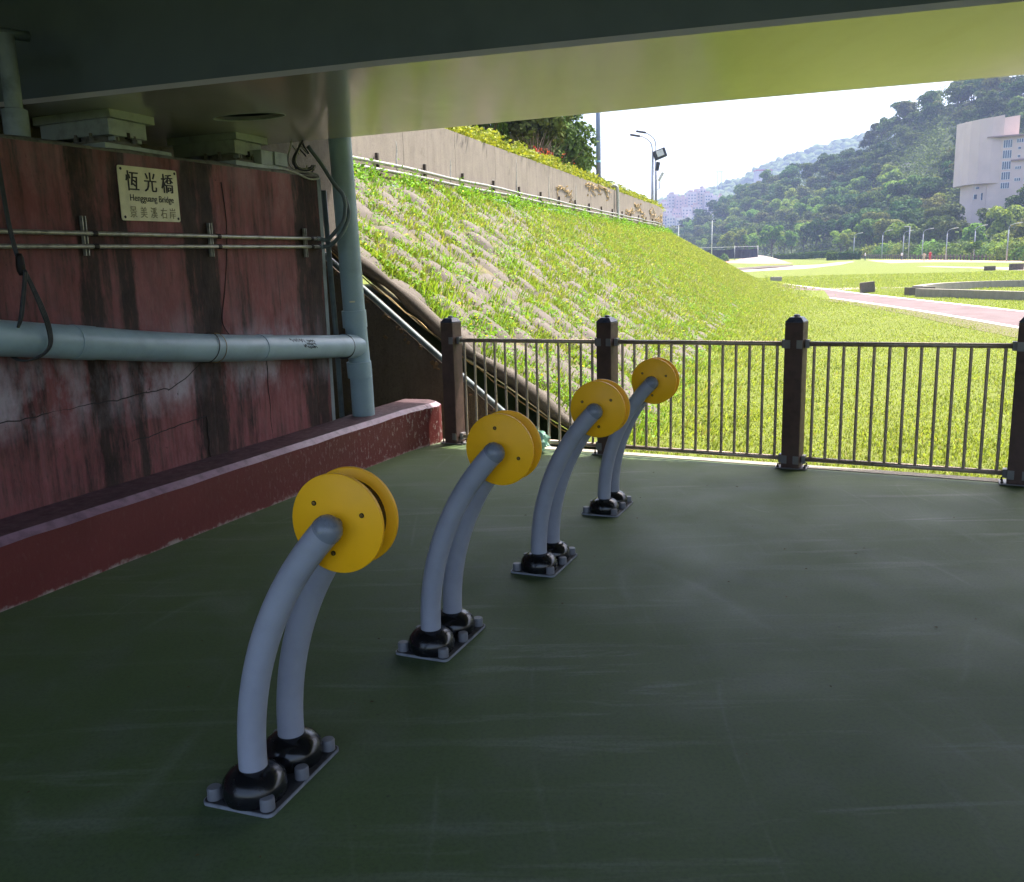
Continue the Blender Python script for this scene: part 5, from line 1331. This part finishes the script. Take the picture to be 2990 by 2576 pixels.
HP = {}
for k, (mt, h, r_) in enumerate((('leaf_dark', 9, 4.2), ('leaf_mid', 9.5, 4.4), ('leaf_olive', 8.5, 4.4), ('leaf_bright', 8.5, 3.6))):
    HP[mt] = [tree_proto(400 + 10 * k + j, mt, h, r_, 11, 1700, .42, .3, 'hill_tree') for j in range(2)]
first_used = set()
def bxy(p):     # building footprint keep-out
    if 103 < p.x < 140 and 200 < p.y < 234: return True
    # open ground in front of the two hillside buildings, so that their walls stand clear of the crowns
    az = p.x / p.y
    if p.y < 215 and .492 < az < .60 and p.z + 8.5 > 1.54 + (.098 + (.56 - az) * -.45) * p.y: return True
    if p.y < 300 and .440 < az < .492 and p.z + 8.5 > 1.54 + .100 * p.y and p.y > 240: return True
    return 134 < p.x < 152 and 296 < p.y < 314
rr = random.Random(77); cand = []
for i in range(1500):
    u = rr.uniform(.85, len(HS) - 2.2); v = rr.random() ** .72 * 1.04
    cand.append((u, v))
spots = []; 
for u, v in cand:
    p = hill_pt(u, v); d0 = math.hypot(p.x, p.y)
    if bxy(p): continue
    if all((p - q[2]).length > 3.4 + d0 / 140 for q in spots): spots.append((u, v, p))
spots = spots[:296]
names_ = {'leaf_dark': 'dark green', 'leaf_mid': 'mid green', 'leaf_olive': 'olive green', 'leaf_bright': 'bright light green'}
for u, v, p in spots:
    band = abs(v - (.52 + .02 * (u - 8))) < .13 and u > 4
    low = v < .10 and rr.random() < .4
    mt = 'leaf_bright' if (band and rr.random() < .85) or low else rr.choice(['leaf_dark', 'leaf_dark', 'leaf_mid', 'leaf_mid', 'leaf_olive', 'leaf_olive'])
    j = rr.randrange(2); root = HP[mt][j]; key = (mt, j); s = rr.uniform(.78, 1.2)
    place(root, (p.x, p.y, p.z - .4), rr.uniform(0, 6.28), (s, s, s * rr.uniform(.85, 1.12)), '%s tree among the dense woods on the hillside' % names_[mt], 'tree', 'hillside %s trees' % names_[mt], first=key not in first_used)
    first_used.add(key)
# undergrowth filling between the crowns
rng = np.random.default_rng(5); n = 80000
U = rng.uniform(.6, len(HS) - 1.1, n); Vv = rng.random(n) ** .8 * 1.06
P = np.array([hill_pt(a, b)[:] for a, b in zip(U, Vv)]); P[:, 2] += rng.uniform(.2, 4.6, n)
cl = np.sin(P[:, 0] * .55) * np.sin(P[:, 1] * .43 + 1) + np.sin(P[:, 0] * 1.3 + P[:, 1] * .9) * .5; P[:, 2] += cl * 1.6
keep = ~((P[:, 0] > 105) & (P[:, 0] < 140) & (P[:, 1] > 196) & (P[:, 1] < 232)); P = P[keep]
V, F = leaf_quads(P, unit(rng.normal(0, .6, P.shape) + np.array([-.3, -.4, .8])), rng.uniform(.25, .6, len(P)), rng)
raw('hill_undergrowth', V, F, 'leaf_mid', kind='stuff', label='dense undergrowth filling the wooded hillside', cat='undergrowth')

# ------------------------------------------------------------------ hillside buildings
bd = empty('hillside_building', (140, 262, 20), label='large pale pink concrete building with a blank rounded tower on the hillside', cat='building')
ZB = 8
tower = [(137.6, 255.6), (134.4, 256.0), (131.4, 257.2), (129.6, 259.2), (129.1, 262), (129.6, 268), (137.6, 270)]
MB().prism(tower[::-1], 24.3, [43.8, 43.3, 43.0, 42.8, 42.8, 43.2, 43.8][::-1]).build('tower', 'tower_wall', bd, world=True)
MB().prism([(134.6, 257.5), (131.2, 259), (131.0, 266), (134.6, 268)][::-1], ZB, 24.28).build('tower_base', 'tower_wall', bd, world=True)
MB().prism([(137.62, 255.62), (137.62, 269), (143.2, 267), (143.2, 257.5)][::-1], 37.4, [43.9, 43.9, 43.0, 43.0]).build('penthouse', 'tower_wall', bd, world=True)
fx = lambda x: 257.2 - (x - 134.6) * .62        # facade line
MB().prism([(134.62, fx(134.6)), (134.62, 270), (166, 262), (166, fx(166))][::-1], ZB, 37.35).build('main_block', 'tower_wall', bd, world=True)
MB().prism([(133.2, fx(134.6) - .9), (134.0, 262), (166, 252), (166, fx(166) - .5)][::-1], 37.36, 37.75).build('roof_cornice', 'tower_band', bd, world=True)
MB().prism([(139.5, fx(139.5) - .8), (139.5, fx(139.5) + .2), (166, fx(166) + .2), (166, fx(166) - .8)][::-1], 30.3, 30.75).build('ledge', 'tower_band', bd, world=True)
fa_ = math.atan2(-.62, 1); FMb = Matrix.Rotation(fa_, 3, 'Z')
def win(x, z, w, h, n=1):
    y = fx(x) - .04; f = MB().box((x, y, z), (w, .10, h), FMb).build('window', 'window_frame', bd, world=True)
    for k in range(n):
        dx = (k - (n - 1) / 2) * (w / n); MB().box((x + dx * math.cos(fa_), y + dx * math.sin(fa_) - .05, z), (w / n - .14, .06, h - .18), FMb).build('pane', 'window_glass', f, world=True)
for z, h in ((35.4, 2.3), (32.4, 2.4), (29.2, 2.4), (26.2, 2.3), (23.4, 1.8)): win(138.55, z, 2.3, h, 4)
for x in (141.2, 143.2, 145.2, 147.2, 149.2, 151.2): win(x, 36.0, 1.75, 1.2, 3)
for x in (141.2, 143.3, 145.4, 147.5, 149.6): win(x, 28.3, 1.6, .9, 3); win(x, 24.9, 1.6, 1.0, 3)
for x, z in ((141.2, 33.9), (141.2, 31.6), (148.2, 33.4)): win(x, z, .8, .8, 1)
for x, z, w, h in ((132.2, 20.6, 1.4, 1.5), (133.6, 20.6, .6, 2.2), (132.6, 23.2, 1.6, .7)):
    f = MB().box((x, 257.9 + (134.6 - x) * .45 - .1, z), (w, .5, h)).build('window', 'window_frame', bd, world=True); MB().box((x, 257.6 + (134.6 - x) * .45 - .1, z), (w - .15, .2, h - .15)).build('pane', 'window_glass', f, world=True)
bd.scale = (.79,) * 3; bd.location = (119.6, 218.8, 17.4)
hb = empty('hillside_house', (152, 330, 30), label='low hillside house with a red band and a tan roof block among the trees', cat='house')
MB().bx((150, 328, 28), (162, 338, 36.3)).build('wall', 'tower_wall', hb, world=True); MB().bx((149.7, 327.7, 36.31), (162.3, 338.3, 37.8)).build('red_band', 'red_roof', hb, world=True)
MB().bx((147.6, 329, 30), (152.3, 336, 39.4)).build('roof_block', 'city_pale', hb, world=True)
for k in range(6): MB().box((153.4 + k * 1.4, 327.96, 35.5), (1.15, .1, .9)).build('window', 'window_frame', hb, world=True)
hb.scale = (.915,) * 3; hb.location = (139.1, 302, 27.6)
h3 = empty('hillside_house', (141, 322, 28), label='small red house wall showing between bright trees on the hillside', cat='house')
MB().bx((139.5, 322, 22), (143.5, 328, 31.5)).build('wall', 'red_roof', h3, world=True); MB().bx((139.2, 321.7, 31.51), (143.8, 328.3, 32)).build('roof', 'tower_band', h3, world=True)

# ------------------------------------------------------------------ distant hill and town
FSK = [(760, 1300, 235), (600.6, 1300, 217.7), (552, 1300, 205), (504.6, 1300, 192.7), (445, 1300, 179), (393, 1300, 162.6), (341.6, 1300, 138.8), (289, 1300, 122.5), (242, 1300, 112.7), (200, 1300, 105), (111, 1300, 97.8), (0, 1300, 92), (-150, 1300, 85)]
def far_pt(u, v):
    i = min(int(u), len(FSK) - 2); f = u - i; a = [FSK[i][k] * (1 - f) + FSK[i + 1][k] * f for k in range(3)]
    return Vector((a[0] * (.70 + .30 * v), 910 + 390 * v, 14 + (a[2] - 12 - 14) * v ** .85))
V = []; F = []; nu, nv = 49, 14
for i in range(nu):
    for j in range(nv):
        q = far_pt(i / 4, j / (nv - 1)); V.append((q.x, q.y, q.z))
for i in range(nu - 1):
    for j in range(nv - 1): F.append((i * nv + j, i * nv + j + 1, (i + 1) * nv + j + 1, (i + 1) * nv + j))
raw('distant_hill', V, F, 'hill_soil', smooth=True, kind='structure')
rng = np.random.default_rng(15); n = 3200; U = rng.uniform(1, 11, n); Vv = rng.random(n) ** .8
ico = bmesh.new(); bmesh.ops.create_icosphere(ico, subdivisions=2, radius=1); IV = np.array([v.co[:] for v in ico.verts]); ico.verts.index_update(); IF = np.array([[v.index for v in f.verts] for f in ico.faces]); ico.free()
C = np.array([far_pt(a, b)[:] for a, b in zip(U, Vv)]); C[:, 2] += 3
S = rng.uniform(4.5, 8.5, n); wob = 1 + .22 * rng.normal(0, 1, (n, len(IV), 1))
Vx = (C[:, None, :] + IV[None] * wob * (S[:, None, None] * np.array([1.1, 1.1, 1.0]))).reshape(-1, 3)
Fx = (np.arange(n)[:, None, None] * len(IV) + IF[None]).reshape(-1, 3)
raw('distant_woods', Vx, Fx, 'leaf_mid', kind='stuff', label='hazy woods covering the distant blue hill', cat='woods')

rr = random.Random(4)
city = [(154, 71, 9, 'city_pink'), (160, 73, 8, 'city_pale'), (168, 80, 10, 'city_pale'), (174, 76, 7, 'city_pink'), (179, 77, 7, 'city_pink'), (187, 81.5, 9, 'city_pale'), (192, 82.5, 6, 'city_pink'), (198, 85, 6, 'city_pale'), (204, 80, 8, 'city_pale'), (211, 76, 9, 'city_pale'), (216.5, 77.5, 4, 'city_pink'), (163, 66, 9, 'city_pale'), (172, 64, 8, 'city_pink'), (182, 67, 10, 'city_pale'), (192, 69, 9, 'city_pink'), (166, 59, 8, 'city_pale'), (176, 57, 9, 'city_pale'), (158, 61, 8, 'city_pink'), (186, 59, 7, 'city_pale')]
ordn = ('first', 'second', 'third', 'fourth', 'fifth', 'sixth', 'seventh', 'eighth', 'ninth', 'tenth', 'eleventh', 'twelfth', 'thirteenth', 'fourteenth', 'fifteenth', 'sixteenth', 'seventeenth', 'eighteenth', 'nineteenth')
order = sorted(range(len(city)), key=lambda i: city[i][0])
for i, (x, zt_, w, mt) in enumerate(city):
    Y = 880 + (zt_ - 55) * 1.6; k = Y / 900; x *= k; zz_ = 1.54 + (zt_ - 1.54) * k
    e = empty('town_building', (x, Y, 20), label='hazy pale town block on the distant hill foot, %s from the left' % ordn[order.index(i)], cat='building', group='distant town blocks')
    MB().bx((x - w / 2, Y, 12), (x + w / 2, Y + 9, zz_)).build('wall', mt, e, world=True)
    MB().bx((x - w * .3, Y + 2, zz_ + .02), (x + w * .15, Y + 7, zz_ + 2.2)).build('roof_house', 'city_roof' if i % 3 else mt, e, world=True)
    for f_ in range(1, 7):
        z = zz_ - f_ * 3.1
        for c in range(max(2, int(w / 2.6))): MB().box((x - w / 2 + (c + .5) * w / max(2, int(w / 2.6)), Y - .05, z), (1.4, .3, 1.4)).build('window', 'window_glass', e, world=True)
e = empty('cable_gantry', (274, 1150, 115), label='thin two-legged gantry on the skyline of the distant hill', cat='gantry')
for x in (271.5, 276): MB().bx((x - .35, 1149.6, 106), (x + .35, 1150.4, 127.5)).build('leg', 'lamp_grey', e, world=True)
MB().bx((268.5, 1149.6, 127.51), (279, 1150.4, 128.3)).build('cross_beam', 'lamp_grey', e, world=True)
e = empty('red_roofed_hall', (315, 1100, 115), label='long thin red roof on the distant hill slope', cat='building')
MB().bx((305, 1095, 108), (324, 1105, 121.5)).build('wall', 'city_pale', e, world=True); MB().bx((304.5, 1094, 121.52), (324.5, 1106, 123.2)).build('roof', 'shirt_red', e, world=True)

# ------------------------------------------------------------------ haze
k = NT('haze_air'); k.t.nodes.remove(k.b)
pv = k.n('ShaderNodeVolumePrincipled'); pv.inputs['Color'].default_value = (.30, .37, .60, 1); pv.inputs['Density'].default_value = .00056; pv.inputs['Anisotropy'].default_value = .0
k.l(pv.outputs[0], k.out.inputs['Volume']); MATS['haze'] = k.m
hz = MB().bx((-420, -80, -1.8), (960, 1520, 262)).build('haze', 'haze', kind='stuff', label='thin bluish daylight haze filling the valley air', cat='haze')
